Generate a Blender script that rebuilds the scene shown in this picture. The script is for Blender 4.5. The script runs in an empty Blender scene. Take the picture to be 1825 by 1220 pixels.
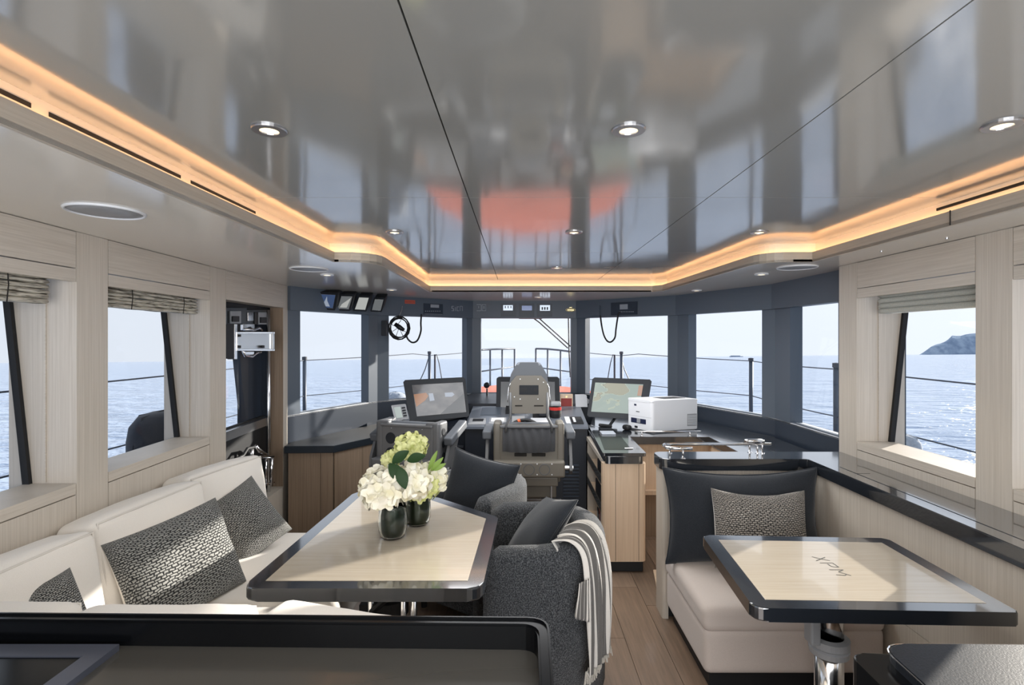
import bpy, bmesh, math, random
from mathutils import Vector, Matrix, noise
random.seed(7)
R = math.radians
sc = bpy.context.scene
COL = sc.collection

# ------------------------------------------------------------------ camera
FPX, VX, VY, EYE = 950.0, 925.0, 603.0, 1.5
cd = bpy.data.cameras.new('camera'); cam = bpy.data.objects.new('camera', cd); COL.objects.link(cam)
cam.location = (0, 0, EYE); cam.rotation_euler = (R(90), 0, 0)
cd.sensor_width = 36; cd.lens = FPX / 1825 * 36; cd.clip_start = .02; cd.clip_end = 60000
cd.shift_x = -12.5 / 1825; cd.shift_y = -7.0 / 1825
sc.camera = cam

# ------------------------------------------------------------------ world: hazy bright sea sky, brighter towards the sun
w = bpy.data.worlds.new('sky'); sc.world = w; w.use_nodes = True
nt = w.node_tree; nt.nodes.clear()
SUN_DIR = Vector((.80, .60, .262)).normalized()
def N(t, **k):
    n = nt.nodes.new(t)
    for a, b in k.items(): setattr(n, a, b)
    return n
tc = N('ShaderNodeTexCoord'); sep = N('ShaderNodeSeparateXYZ'); nt.links.new(tc.outputs['Generated'], sep.inputs[0])
rmp = N('ShaderNodeValToRGB'); nt.links.new(sep.outputs['Z'], rmp.inputs[0])
e = rmp.color_ramp.elements
e[0].position = 0.0; e[0].color = (.80, .86, .95, 1)
e[1].position = 1.0; e[1].color = (.62, .74, .95, 1)
k = e.new(.18); k.color = (.84, .90, 1.0, 1)
k = e.new(.45); k.color = (.80, .88, 1.0, 1)
dot = N('ShaderNodeVectorMath', operation='DOT_PRODUCT'); dot.inputs[1].default_value = SUN_DIR
nt.links.new(tc.outputs['Generated'], dot.inputs[0])
mr = N('ShaderNodeMapRange'); nt.links.new(dot.outputs['Value'], mr.inputs['Value'])
mr.inputs['From Min'].default_value = -1; mr.inputs['From Max'].default_value = 1
mr.inputs['To Min'].default_value = .82; mr.inputs['To Max'].default_value = 1.18
bg = N('ShaderNodeBackground'); nt.links.new(rmp.outputs[0], bg.inputs[0]); nt.links.new(mr.outputs[0], bg.inputs[1])
out = N('ShaderNodeOutputWorld'); nt.links.new(bg.outputs[0], out.inputs[0])

def light(name, kind, loc, energy, color=(1, 1, 1), size=.1, size_y=None, direction=None, spread=None):
    l = bpy.data.lights.new(name, kind); l.energy = energy; l.color = color
    o = bpy.data.objects.new(name, l); COL.objects.link(o); o.location = loc
    if kind == 'AREA':
        l.size = size
        if size_y: l.shape = 'RECTANGLE'; l.size_y = size_y
        if spread: l.spread = spread
    elif kind == 'SUN': l.angle = size
    else: l.shadow_soft_size = size
    if direction is not None: o.rotation_euler = Vector(direction).to_track_quat('-Z', 'Y').to_euler()
    return o
light('sun', 'SUN', (20, 15, 8), 9.5, (1, .93, .83), R(.7), direction=-SUN_DIR)
# unseen area lights added to brighten the interior, the first behind the camera
light('aft_fill_light', 'AREA', (.1, -1.35, 1.10), 98, (.97, .98, 1), 2.9, 1.6, direction=(0, 1, -.02))
light('saloon_fill_light', 'AREA', (.25, .3, 1.86), 24, (1, .98, .96), 1.6, 1.0, direction=(0, .15, -1))  # added fill under the saloon ceiling, no visible fitting
light('bridge_fill_light', 'AREA', (.25, 3.6, 1.90), 34, (.96, .98, 1), 1.6, 1.2, direction=(0, 0, -1))  # added fill over the bridge, no visible fitting

vs = sc.view_settings
vs.view_transform = 'Standard'; vs.look = 'None'; vs.gamma = 1; vs.use_curve_mapping = False
vs.exposure = 0.0
sc.cycles.max_bounces = 8; sc.cycles.diffuse_bounces = 4; sc.cycles.glossy_bounces = 4
sc.cycles.transmission_bounces = 8; sc.cycles.transparent_max_bounces = 12
sc.cycles.caustics_reflective = False; sc.cycles.caustics_refractive = False
sc.cycles.sample_clamp_indirect = 6

# ------------------------------------------------------------------ materials
def srgb(r, g, b):
    f = lambda c: (c / 255 / 12.92) if c / 255 <= .04045 else ((c / 255 + .055) / 1.055) ** 2.4
    return (f(r), f(g), f(b), 1)
class MT:
    def __init__(s, name):
        s.m = bpy.data.materials.new(name); s.m.use_nodes = True; s.t = s.m.node_tree
        s.b = s.t.nodes['Principled BSDF']
    def n(s, t, **k):
        n = s.t.nodes.new(t)
        for a, b in k.items():
            if a in n.inputs: n.inputs[a].default_value = b
            else: setattr(n, a, b)
        return n
    def l(s, a, b): s.t.links.new(a, b)
    def set(s, **k):
        for a, v in k.items():
            s.b.inputs[{'rough': 'Roughness', 'metal': 'Metallic', 'coat': 'Coat Weight', 'cr': 'Coat Roughness', 'ior': 'IOR',
                        'sheen': 'Sheen Weight', 'spec': 'Specular IOR Level', 'trans': 'Transmission Weight', 'col': 'Base Color',
                        'em': 'Emission Color', 'es': 'Emission Strength', 'cior': 'Coat IOR', 'sss': 'Subsurface Weight'}[a]].default_value = v
        return s
    def coord(s, scale=(1, 1, 1), kind='Object', rot=(0, 0, 0)):
        tc = s.n('ShaderNodeTexCoord'); mp = s.n('ShaderNodeMapping'); mp.inputs['Scale'].default_value = scale
        mp.inputs['Rotation'].default_value = rot
        s.l(tc.outputs[kind], mp.inputs[0]); return mp.outputs[0]
    def bump(s, h, strength=.3, dist=.01):
        b = s.n('ShaderNodeBump'); b.inputs['Strength'].default_value = strength; b.inputs['Distance'].default_value = dist
        s.l(h, b.inputs['Height']); s.l(b.outputs[0], s.b.inputs['Normal'])
    def mix(s, fac, c1, c2, lo=.35, hi=.65):
        r = s.n('ShaderNodeValToRGB'); e = r.color_ramp.elements
        e[0].position = lo; e[0].color = c1; e[1].position = hi; e[1].color = c2
        s.l(fac, r.inputs[0]); s.l(r.outputs[0], s.b.inputs['Base Color']); return r
def plain(name, c, rough=.5, **k):
    return MT(name).set(col=c, rough=rough, **k).m
def wood(name, c1, c2, scale, rough=.45, coat=.0, bump=.08, **k):
    t = MT(name); v = t.coord(scale)
    n = t.n('ShaderNodeTexNoise'); n.inputs['Scale'].default_value = 1; n.inputs['Detail'].default_value = 5
    n.inputs['Roughness'].default_value = .65; t.l(v, n.inputs['Vector'])
    t.mix(n.outputs['Fac'], c1, c2, .3, .7); t.set(rough=rough, coat=coat, **k)
    if bump: t.bump(n.outputs['Fac'], bump, .002)
    return t.m
def cloth(name, c1, c2, scale=300, bump=.4, dist=.002, rough=.9, sheen=.2, lo=.3, hi=.7):
    t = MT(name); v = t.coord((scale,) * 3)
    n = t.n('ShaderNodeTexNoise'); n.inputs['Scale'].default_value = 1; n.inputs['Detail'].default_value = 2
    t.l(v, n.inputs['Vector']); t.mix(n.outputs['Fac'], c1, c2, lo, hi)
    t.set(rough=rough, sheen=sheen, spec=.2); t.bump(n.outputs['Fac'], bump, dist)
    return t.m
M = {}
oakA, oakB = srgb(208, 199, 187), srgb(188, 178, 165)
M['oak_v'] = wood('bleached_oak_upright_grain', oakB, oakA, (160, 160, 2.2), .42)
M['oak_h'] = wood('bleached_oak_level_grain', oakB, oakA, (3, 3, 160), .42)
M['oak_warm'] = wood('warm_oak_upright_grain', srgb(205, 178, 150), srgb(222, 198, 172), (150, 150, 2.2), .4)
M['oak_brown'] = wood('grey_brown_oak_upright_grain', srgb(132, 112, 94), srgb(160, 140, 120), (120, 120, 2.0), .4)
M['oak_inlay'] = wood('table_inlay_oak', srgb(178, 167, 150), srgb(190, 180, 164), (4, 120, 120), .20, coat=.6, bump=.02)
M['gap'] = plain('shadow_gap', srgb(30, 27, 24), .9)
t = MT('glossy_grey_ceiling_lacquer'); t.set(col=srgb(158, 158, 154), rough=.10, ior=2.7)
v = t.coord((.9, .9, .9)); n = t.n('ShaderNodeTexNoise'); n.inputs['Scale'].default_value = 1.6; t.l(v, n.inputs['Vector']); t.bump(n.outputs['Fac'], .10, .03)
M['ceil'] = t.m
M['soffit'] = plain('glossy_soffit_lacquer', srgb(224, 219, 210), .13, ior=1.45)
M['fascia'] = wood('soffit_edge_veneer', srgb(182, 170, 154), srgb(198, 187, 172), (3, 3, 150), .4)
M['cove'] = plain('cove_paint', srgb(226, 214, 196), .5)
M['slate'] = plain('slate_blue_wheelhouse_paint', srgb(86, 95, 106), .45, spec=.4)
M['slate_dark'] = plain('dark_slate_wheelhouse_paint', srgb(46, 54, 66), .42, spec=.4)
t = MT('satin_black_worktop'); t.set(col=srgb(30, 34, 40), rough=.2, coat=1.0, cr=.07, cior=2.2)
M['black_top'] = t.m
M['galley'] = plain('dark_brushed_worktop', srgb(72, 70, 66), .22, metal=.35, coat=.3, cr=.1)
M['hob_frame'] = plain('bevelled_slate_frame', srgb(86, 90, 102), .3, metal=.5)
M['black_gloss'] = plain('black_ceramic_glass', srgb(5, 6, 6), .15, spec=.2)
M['black_leather'] = cloth('black_grained_top', srgb(22, 25, 30), srgb(34, 37, 43), 260, .25, .001, rough=.35, sheen=0)
M['counter_satin'] = plain('satin_slate_counter', srgb(40, 46, 53), .38, spec=.35)
M['black_lacquer'] = plain('black_lacquer', srgb(7, 8, 10), .2, spec=.3)
M['black'] = plain('matt_black', srgb(18, 19, 22), .55)
M['black_rubber'] = plain('black_rubber', srgb(22, 22, 24), .75)
M['console'] = plain('blue_black_console', srgb(24, 29, 38), .4)
M['dash'] = plain('satin_grey_instrument_panel', srgb(112, 118, 128), .3, metal=.25)
M['dark_grey'] = plain('dark_grey_plastic', srgb(36, 39, 44), .6, spec=.3)
M['chair_grey'] = plain('helm_chair_taupe_coating', srgb(112, 107, 98), .45, metal=.1)
M['chair_grey2'] = plain('helm_chair_grey_shell', srgb(104, 105, 107), .4, metal=.2)
M['chair_pad'] = plain('helm_chair_grey_pad', srgb(92, 96, 102), .55)
M['chrome'] = plain('polished_steel', (.75, .75, .76, 1), .12, metal=1)
M['steel'] = plain('brushed_steel', (.5, .5, .51, 1), .3, metal=1)
M['white'] = plain('white_plastic', srgb(226, 228, 232), .35)
M['white_paint'] = plain('white_marine_paint', srgb(232, 234, 238), .4)
M['grey_plastic'] = plain('grey_plastic', srgb(150, 152, 156), .4)
M['orange'] = plain('orange_deck_paint', srgb(246, 124, 92), .5)
M['orange_mark'] = plain('orange_tape', srgb(230, 110, 60), .5)
M['red'] = plain('red_enamel', srgb(190, 50, 45), .3)
M['deck'] = plain('pale_grey_deck_paint', srgb(120, 125, 132), .6)
M['hull'] = plain('grey_hull_paint', srgb(140, 148, 160), .4)
M['rail_out'] = plain('outdoor_rail_grey', srgb(66, 76, 90), .4)
M['wire'] = plain('wire_rope', srgb(60, 66, 76), .5)
M['fender_black'] = cloth('black_fender_cover', srgb(20, 26, 36), srgb(30, 36, 46), 200, .2)
M['fender_grey'] = cloth('grey_fender_cover', srgb(150, 158, 168), srgb(172, 180, 190), 60, .3)
M['seat_white'] = cloth('ivory_upholstery', srgb(222, 216, 208), srgb(232, 227, 220), 500, .15, .001, lo=.2, hi=.8)
M['seat_taupe'] = cloth('pale_taupe_upholstery', srgb(196, 184, 176), srgb(208, 197, 190), 500, .15, .001, lo=.2, hi=.8)
M['piping'] = plain('ivory_piping', srgb(212, 206, 198), .8)
M['char_fabric'] = cloth('charcoal_linen', srgb(32, 36, 42), srgb(48, 52, 58), 420, .5, .002)
M['boucle'] = cloth('charcoal_boucle', srgb(34, 37, 42), srgb(104, 107, 110), 230, 1.0, .006, lo=.42, hi=.75)
M['boucle_side'] = M['boucle']
M['throw_fringe'] = cloth('throw_fringe_yarn', srgb(170, 165, 156), srgb(210, 205, 196), 300, .4)
M['mesh_cloth'] = cloth('dark_mesh_cloth', srgb(62, 63, 66), srgb(78, 79, 82), 500, .3)
t = MT('woven_linen_blind'); v = t.coord((14, 14, 260)); n = t.n('ShaderNodeTexNoise'); n.inputs['Scale'].default_value = 1; n.inputs['Detail'].default_value = 4
n.inputs['Distortion'].default_value = .6; t.l(v, n.inputs['Vector']); t.mix(n.outputs['Fac'], srgb(96, 90, 78), srgb(208, 202, 188), .36, .52); t.set(rough=.9); t.bump(n.outputs['Fac'], .7, .004); M['blind'] = t.m
# knit pillow: rows of small stitches, UV based
def knit(name, dark, lightc, nx, ny, slant=.0):
    t = MT(name); v = t.coord((nx, ny, 1), 'UV', (0, 0, slant))
    b = t.n('ShaderNodeTexBrick'); b.offset = .5; b.inputs['Scale'].default_value = 1; b.inputs['Mortar Size'].default_value = .16
    b.inputs['Mortar Smooth'].default_value = .8; b.inputs['Brick Width'].default_value = 1.0; b.inputs['Row Height'].default_value = .6
    b.inputs['Color1'].default_value = lightc; b.inputs['Color2'].default_value = tuple(c * .8 for c in lightc[:3]) + (1,); b.inputs['Mortar'].default_value = dark
    n = t.n('ShaderNodeTexNoise'); n.inputs['Scale'].default_value = .7
    va = t.n('ShaderNodeVectorMath', operation='ADD'); t.l(v, va.inputs[0]); t.l(n.outputs['Color'], va.inputs[1])
    t.l(v, n.inputs['Vector']); t.l(va.outputs[0], b.inputs['Vector'])
    t.l(b.outputs['Color'], t.b.inputs['Base Color']); t.set(rough=.75, sheen=.1, spec=.3)
    iv = t.n('ShaderNodeMath', operation='SUBTRACT'); iv.inputs[0].default_value = 1; t.l(b.outputs['Fac'], iv.inputs[1]); t.bump(iv.outputs[0], .9, .006)
    return t.m
M['knit'] = knit('charcoal_woven_knit', srgb(22, 24, 26), srgb(160, 160, 156), 26, 36)
M['knit2'] = knit('grey_beige_chunky_knit', srgb(44, 43, 42), srgb(176, 170, 162), 34, 34)
# striped throw, UV based
t = MT('striped_throw'); v = t.coord((1, 1, 1), 'UV'); sp = t.n('ShaderNodeSeparateXYZ'); t.l(v, sp.inputs[0])
r = t.n('ShaderNodeValToRGB'); r.color_ramp.interpolation = 'CONSTANT'; t.l(sp.outputs[0], r.inputs[0])
dk, lt = srgb(98, 96, 94), srgb(214, 210, 204)
st = [(0, lt), (.06, dk), (.26, lt), (.33, dk), (.50, lt), (.57, dk), (.72, lt), (.79, dk), (.93, lt)]
e = r.color_ramp.elements; e[0].position = 0; e[0].color = lt; e[1].position = st[1][0]; e[1].color = dk
for p, c in st[2:]: k = e.new(p); k.color = c
t.l(r.outputs[0], t.b.inputs['Base Color']); t.set(rough=.95, sheen=.3, spec=.1)
v2 = t.coord((350, 350, 350)); n = t.n('ShaderNodeTexNoise'); n.inputs['Scale'].default_value = 1; t.l(v2, n.inputs['Vector']); t.bump(n.outputs['Fac'], .7, .004)
M['throw'] = t.m
# floor plank, each plank keeps its own tone
def plankmat(i):
    c = [(136, 117, 101), (126, 107, 91), (146, 124, 106), (132, 110, 92)][i]
    a = srgb(*c); b = srgb(*[x * .78 for x in c])
    return wood('smoked_oak_plank_%s' % 'abcd'[i], b, a, (60, 3, 60), .34, coat=.25, bump=.15)
for i in range(4): M['plank%d' % i] = plankmat(i)
# window glass: thin pane, see-through with a fresnel mirror
t = MT('window_glass'); t.t.nodes.remove(t.b); tr = t.n('ShaderNodeBsdfTransparent'); gl = t.n('ShaderNodeBsdfGlossy'); fr = t.n('ShaderNodeLayerWeight')
tr.inputs[0].default_value = (.985, .99, .995, 1); gl.inputs['Roughness'].default_value = .01; fr.inputs['Blend'].default_value = .5
pw_ = t.n('ShaderNodeMath', operation='POWER'); pw_.inputs[1].default_value = 5; t.l(fr.outputs['Facing'], pw_.inputs[0])
ma = t.n('ShaderNodeMath', operation='MULTIPLY_ADD'); ma.inputs[1].default_value = .6; ma.inputs[2].default_value = .006; t.l(pw_.outputs[0], ma.inputs[0])
mx = t.n('ShaderNodeMixShader'); t.l(ma.outputs[0], mx.inputs[0]); t.l(tr.outputs[0], mx.inputs[1]); t.l(gl.outputs[0], mx.inputs[2])
t.l(mx.outputs[0], t.t.nodes['Material Output'].inputs[0]); M['glass'] = t.m
M['vase_glass'] = plain('vase_glass', (.93, .96, .95, 1), .02, trans=1, ior=1.3)
M['dark_leaf'] = plain('dark_green_leaf', srgb(34, 60, 30), .5, spec=.2)
M['leaf'] = plain('fresh_green_leaf', srgb(120, 150, 60), .5)
M['stem'] = plain('dark_stem_bundle', srgb(44, 62, 46), .5)
M['stem2'] = plain('pale_green_stem', srgb(150, 168, 128), .5)
def petal(name, a, b):
    t = MT(name); v = t.coord((25, 25, 25)); n = t.n('ShaderNodeTexNoise'); n.inputs['Scale'].default_value = 1; t.l(v, n.inputs['Vector'])
    t.mix(n.outputs['Fac'], a, b, .3, .6); t.set(rough=.6, spec=.2); return t.m
M['petal_white'] = petal('white_hydrangea_petal', srgb(222, 216, 184), srgb(242, 239, 226))
M['petal_green'] = petal('lime_hydrangea_petal', srgb(172, 180, 92), srgb(232, 234, 176))
def glow(name, c, s, base=(0.02, 0.02, 0.02, 1)):
    return MT(name).set(col=base, em=c, es=s, rough=.2).m
M['led'] = glow('warm_led_strip', (1, .60, .33, 1), 17)
M['lamp'] = glow('warm_lamp_face', (1, .80, .48, 1), 2.2)
M['screen_white'] = glow('lit_instrument_display', srgb(215, 230, 250), .9)
M['screen_blue'] = glow('dim_blue_display', srgb(80, 105, 160), .7)
# water: dark blue body, sky reflected by small waves
t = MT('sea_water'); tc_ = t.n('ShaderNodeTexCoord')
def wav(scale, st, det=4, rot=.5):
    mp = t.n('ShaderNodeMapping'); mp.inputs['Scale'].default_value = scale; mp.inputs['Rotation'].default_value = (0, 0, rot)
    n = t.n('ShaderNodeTexNoise'); n.inputs['Scale'].default_value = 1; n.inputs['Detail'].default_value = det; n.inputs['Roughness'].default_value = .6
    t.l(tc_.outputs['Object'], mp.inputs[0]); t.l(mp.outputs[0], n.inputs['Vector']); 
    m = t.n('ShaderNodeMath', operation='MULTIPLY'); m.inputs[1].default_value = st; t.l(n.outputs['Fac'], m.inputs[0]); return m.outputs[0]
a_ = wav((.10, .22, 1), 1.3, 3, .3); b_ = wav((.55, 1.1, 1), .50, 4, .5); 
ad = t.n('ShaderNodeMath', operation='ADD'); t.l(a_, ad.inputs[0]); t.l(b_, ad.inputs[1])
t.set(col=srgb(160, 177, 201), rough=.18, ior=1.4); t.bump(ad.outputs[0], 1.0, 1.0); M['sea'] = t.m
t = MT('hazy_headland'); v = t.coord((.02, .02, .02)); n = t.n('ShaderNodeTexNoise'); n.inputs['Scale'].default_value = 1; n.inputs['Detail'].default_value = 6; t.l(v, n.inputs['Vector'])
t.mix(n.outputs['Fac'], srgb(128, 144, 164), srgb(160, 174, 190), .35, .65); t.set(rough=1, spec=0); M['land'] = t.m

# ------------------------------------------------------------------ mesh helpers
PM = {}
def new(): return bmesh.new()
def finish(bm, name, m, parent=None, smooth=False, world=True, origin=None, uv=None):
    bmesh.ops.recalc_face_normals(bm, faces=bm.faces) if not uv else None
    I = Matrix.Identity(4)
    if parent is not None:
        P = PM[parent.name]
        if world: bm.transform(P.inverted())
        me = bpy.data.meshes.new(name); bm.to_mesh(me); o = bpy.data.objects.new(name, me); COL.objects.link(o); o.parent = parent
        PM[o.name] = P
    else:
        if origin is None:
            xs = [v.co.x for v in bm.verts]; ys = [v.co.y for v in bm.verts]; zs = [v.co.z for v in bm.verts]
            origin = Vector(((min(xs) + max(xs)) / 2, (min(ys) + max(ys)) / 2, min(zs)))
        T = Matrix.Translation(origin); bm.transform(T.inverted())
        me = bpy.data.meshes.new(name); bm.to_mesh(me); o = bpy.data.objects.new(name, me); COL.objects.link(o); o.location = origin
        PM[o.name] = T
    bm.free()
    me.materials.append(M[m] if isinstance(m, str) else m)
    if smooth:
        for p in me.polygons: p.use_smooth = True
    return o
def tag(o, label, cat, group=None):
    o['label'] = label; o['category'] = cat
    if group: o['group'] = group
    return o
def struct(o): o['kind'] = 'structure'; return o
def thing(name, label, cat, loc=(0, 0, 0), rz=0, group=None):
    o = bpy.data.objects.new(name, None); COL.objects.link(o); o.location = loc; o.rotation_euler = (0, 0, rz)
    o.empty_display_size = .05
    PM[o.name] = Matrix.Translation(loc) @ Matrix.Rotation(rz, 4, 'Z')
    return tag(o, label, cat, group)
def hexa(bm, p):
    v = [bm.verts.new(q) for q in p]
    for f in ((0, 3, 2, 1), (4, 5, 6, 7), (0, 1, 5, 4), (1, 2, 6, 5), (2, 3, 7, 6), (3, 0, 4, 7)): bm.faces.new([v[i] for i in f])
def box(bm, x0, x1, y0, y1, z0, z1):
    hexa(bm, [(x0, y0, z0), (x1, y0, z0), (x1, y1, z0), (x0, y1, z0), (x0, y0, z1), (x1, y0, z1), (x1, y1, z1), (x0, y1, z1)])
def bevbox(bm, x0, x1, y0, y1, z0, z1, b=.004, seg=2, mat=None):
    t = bmesh.new(); box(t, x0, x1, y0, y1, z0, z1)
    bmesh.ops.bevel(t, geom=t.edges[:] , offset=b, segments=seg, affect='EDGES', profile=.5)
    merge(bm, t, mat)
def merge(bm, t, mat=None):
    if mat is not None: t.transform(mat)
    me = bpy.data.meshes.new('tmp'); t.to_mesh(me); bm.from_mesh(me); t.free(); bpy.data.meshes.remove(me)
def prism(bm, pts, z0, z1, bev=0, seg=2, mat=None):
    t = bmesh.new()
    a = [t.verts.new((p[0], p[1], z0)) for p in pts]; b = [t.verts.new((p[0], p[1], z1)) for p in pts]
    t.faces.new(a[::-1]); top = t.faces.new(b); n = len(pts)
    for i in range(n): t.faces.new([a[i], a[(i + 1) % n], b[(i + 1) % n], b[i]])
    if bev:
        es = [e for e in t.edges if abs(e.verts[0].co.z - e.verts[1].co.z) < 1e-6]
        bmesh.ops.bevel(t, geom=es, offset=bev, segments=seg, affect='EDGES', profile=.5)
    merge(bm, t, mat)
def rpoly(pts, rad, seg=5):
    """round the corners of a plan polygon; rad is a number or a list"""
    out = []; n = len(pts)
    for i, p in enumerate(pts):
        r = rad[i] if isinstance(rad, (list, tuple)) else rad
        p = Vector(p[:2]); a = (Vector(pts[i - 1][:2]) - p); b = (Vector(pts[(i + 1) % n][:2]) - p)
        if r <= 0: out.append(tuple(p)); continue
        a.normalize(); b.normalize(); ang = a.angle(b); d = r / math.tan(ang / 2)
        p0 = p + a * d; p1 = p + b * d
        for k in range(seg + 1):
            u = k / seg; q = p0 * (1 - u) ** 2 + p * 2 * u * (1 - u) + p1 * u * u; out.append(tuple(q))
    return out
def tube(bm, pts, r, seg=8, closed=False, cap=True):
    pts = [Vector(p) for p in pts]; n = len(pts); rings = []; rr = r if isinstance(r, (list, tuple)) else [r] * n
    prev = None
    for i, p in enumerate(pts):
        if closed: t = (pts[(i + 1) % n] - pts[i - 1])
        elif i == 0: t = pts[1] - p
        elif i == n - 1: t = p - pts[i - 1]
        else: t = (pts[i + 1] - p).normalized() + (p - pts[i - 1]).normalized()
        t.normalize()
        if prev is None:
            u = Vector((0, 0, 1)) if abs(t.z) < .9 else Vector((1, 0, 0))
            u = (u - t * u.dot(t)).normalized()
        else: u = (prev - t * prev.dot(t)).normalized()
        prev = u; v = t.cross(u)
        rings.append([bm.verts.new(p + (u * math.cos(a) + v * math.sin(a)) * rr[i]) for a in [2 * math.pi * k / seg for k in range(seg)]])
    m = n if closed else n - 1
    for i in range(m):
        a, b = rings[i], rings[(i + 1) % n]
        for k in range(seg): bm.faces.new([a[k], a[(k + 1) % seg], b[(k + 1) % seg], b[k]])
    if not closed and cap: bm.faces.new(rings[0][::-1]); bm.faces.new(rings[-1])
def lathe(bm, prof, c=(0, 0, 0), seg=24, mat=None):
    t = bmesh.new(); rings = []
    for r, z in prof:
        if r < 1e-5: rings.append([t.verts.new((c[0], c[1], c[2] + z))])
        else: rings.append([t.verts.new((c[0] + r * math.cos(2 * math.pi * k / seg), c[1] + r * math.sin(2 * math.pi * k / seg), c[2] + z)) for k in range(seg)])
    for a, b in zip(rings, rings[1:]):
        for k in range(seg):
            q = [a[k % len(a)], a[(k + 1) % len(a)], b[(k + 1) % len(b)], b[k % len(b)]]
            q = [x for i, x in enumerate(q) if x not in q[:i]]
            if len(q) > 2: t.faces.new(q)
    merge(bm, t, mat)
def disc(bm, c, r, h, seg=24, mat=None): lathe(bm, [(0, 0), (r, 0), (r, h), (0, h)], c, seg, mat)
def TM(loc=(0, 0, 0), rx=0, ry=0, rz=0):
    return Matrix.Translation(loc) @ Matrix.Rotation(R(rz), 4, 'Z') @ Matrix.Rotation(R(ry), 4, 'Y') @ Matrix.Rotation(R(rx), 4, 'X')
def roundbox(bm, sx, sy, sz, r, mat, n=7, bulge=(0, 0, 0), wob=0, seed=0):
    hx, hy, hz = sx / 2, sy / 2, sz / 2
    def ts(h):
        rr = min(r, h * .95); c = [-h, -h + rr * .25, -h + rr * .6, -h + rr]
        inner = [(-h + rr) + (2 * (h - rr)) * i / n for i in range(1, n)]
        return c + inner + [-x for x in c[::-1]]
    X, Y, Z = ts(hx), ts(hy), ts(hz); cache = {}
    t = bmesh.new()
    def V(p):
        key = tuple(round(c, 6) for c in p)
        if key in cache: return cache[key]
        q = [max(-(h - min(r, h * .95)), min(h - min(r, h * .95), c)) for c, h in zip(p, (hx, hy, hz))]
        d = Vector(p) - Vector(q)
        if d.length > 1e-9: d = d.normalized() * min(r, min(hx, hy, hz) * .95) if True else d
        o = Vector(q) + d
        # push flats outward
        u = [p[0] / hx, p[1] / hy, p[2] / hz]
        o.x += bulge[0] * u[0] * (1 - u[1] ** 2) * (1 - u[2] ** 2)
        o.y += bulge[1] * u[1] * (1 - u[0] ** 2) * (1 - u[2] ** 2)
        o.z += bulge[2] * u[2] * (1 - u[0] ** 2) * (1 - u[1] ** 2)
        if wob: o += noise.noise_vector(o * 9 + Vector((seed, seed * 2, 0))) * wob
        cache[key] = t.verts.new(o); return cache[key]
    def face(A, B, f):
        for i in range(len(A) - 1):
            for j in range(len(B) - 1):
                q = [V(f(A[i], B[j])), V(f(A[i + 1], B[j])), V(f(A[i + 1], B[j + 1])), V(f(A[i], B[j + 1]))]
                t.faces.new(q)
    for s in (-1, 1):
        face(X, Y, lambda a, b: (a, b, s * hz)); face(Y, Z, lambda a, b: (s * hx, a, b)); face(X, Z, lambda a, b: (a, s * hy, b))
    bmesh.ops.recalc_face_normals(t, faces=t.faces)
    merge(bm, t, mat)
def pillow_mesh(wd, ht, th, n=24, pinch=.07, sag=0, seed=0, crease=.012):
    """a knife-edge cushion: x width, z height, y thickness (front is -y); returns (front bm, back bm) with UVs"""
    res = []
    for side in (-1, 1):
        bm = bmesh.new(); uvl = bm.loops.layers.uv.new('UVMap'); g = {}
        for i in range(n + 1):
            for j in range(n + 1):
                u, v = -1 + 2 * i / n, -1 + 2 * j / n
                u2, v2 = math.sin(u * math.pi / 2), math.sin(v * math.pi / 2)
                x = wd / 2 * u2 * (1 - pinch * (1 - v2 * v2)); z = ht / 2 * v2 * (1 - pinch * (1 - u2 * u2))
                f = (max(0, 1 - u2 * u2) ** .42) * (max(0, 1 - v2 * v2) ** .42)
                y = side * th / 2 * f
                q = Vector((x, y, z)); nv = noise.noise_vector(Vector((x * 8 + seed, z * 8, seed))) * crease * f
                q += nv; q.z -= sag * (1 - u2 * u2) * (v2 * .5 + .5)
                g[i, j] = (bm.verts.new(q), (i / n, j / n))
        for i in range(n):
            for j in range(n):
                c = [g[i, j], g[i + 1, j], g[i + 1, j + 1], g[i, j + 1]]
                if side > 0: c = c[::-1]
                f = bm.faces.new([k[0] for k in c])
                for lp, k in zip(f.loops, c): lp[uvl].uv = k[1]
        res.append(bm)
    return res
def pillow(name, label, cat, mat4, wd, ht, th, front, back, group=None, seed=0, sag=0, pinch=.07, pipe=None, crease=.012):
    o = thing(name, label, cat, mat4.translation, 0, group)
    a, b = pillow_mesh(wd, ht, th, seed=seed, sag=sag, pinch=pinch, crease=crease)
    for bm, nm, mm in ((a, 'front_cover', front), (b, 'back_cover', back)):
        bm.transform(mat4); finish(bm, nm, mm, o, smooth=True, uv=True)
    if pipe:
        bm = new(); pts = []; n = 10
        def P(u, v):
            u2, v2 = math.sin(u * math.pi / 2), math.sin(v * math.pi / 2)
            return mat4 @ Vector((wd / 2 * u2 * (1 - pinch * (1 - v2 * v2)), 0, ht / 2 * v2 * (1 - pinch * (1 - u2 * u2)) - sag * (1 - u2 * u2) * (v2 * .5 + .5)))
        for k in range(n): pts.append(P(-1 + 2 * k / n, -1))
        for k in range(n): pts.append(P(1, -1 + 2 * k / n))
        for k in range(n): pts.append(P(1 - 2 * k / n, 1))
        for k in range(n): pts.append(P(-1, 1 - 2 * k / n))
        tube(bm, pts, .004, 6, closed=True); finish(bm, 'piping', pipe, o, smooth=True)
    return o
def simple(bm, name, m, label, cat, group=None, smooth=False): return tag(finish(bm, name, m, None, smooth), label, cat, group)
def px(x, y, Y): return Vector(((x - VX) * Y / FPX, Y, EYE - (y - VY) * Y / FPX))
def pz(x, y, z):
    Y = FPX * (EYE - z) / (y - VY); return Vector(((x - VX) * Y / FPX, Y, z))
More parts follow.
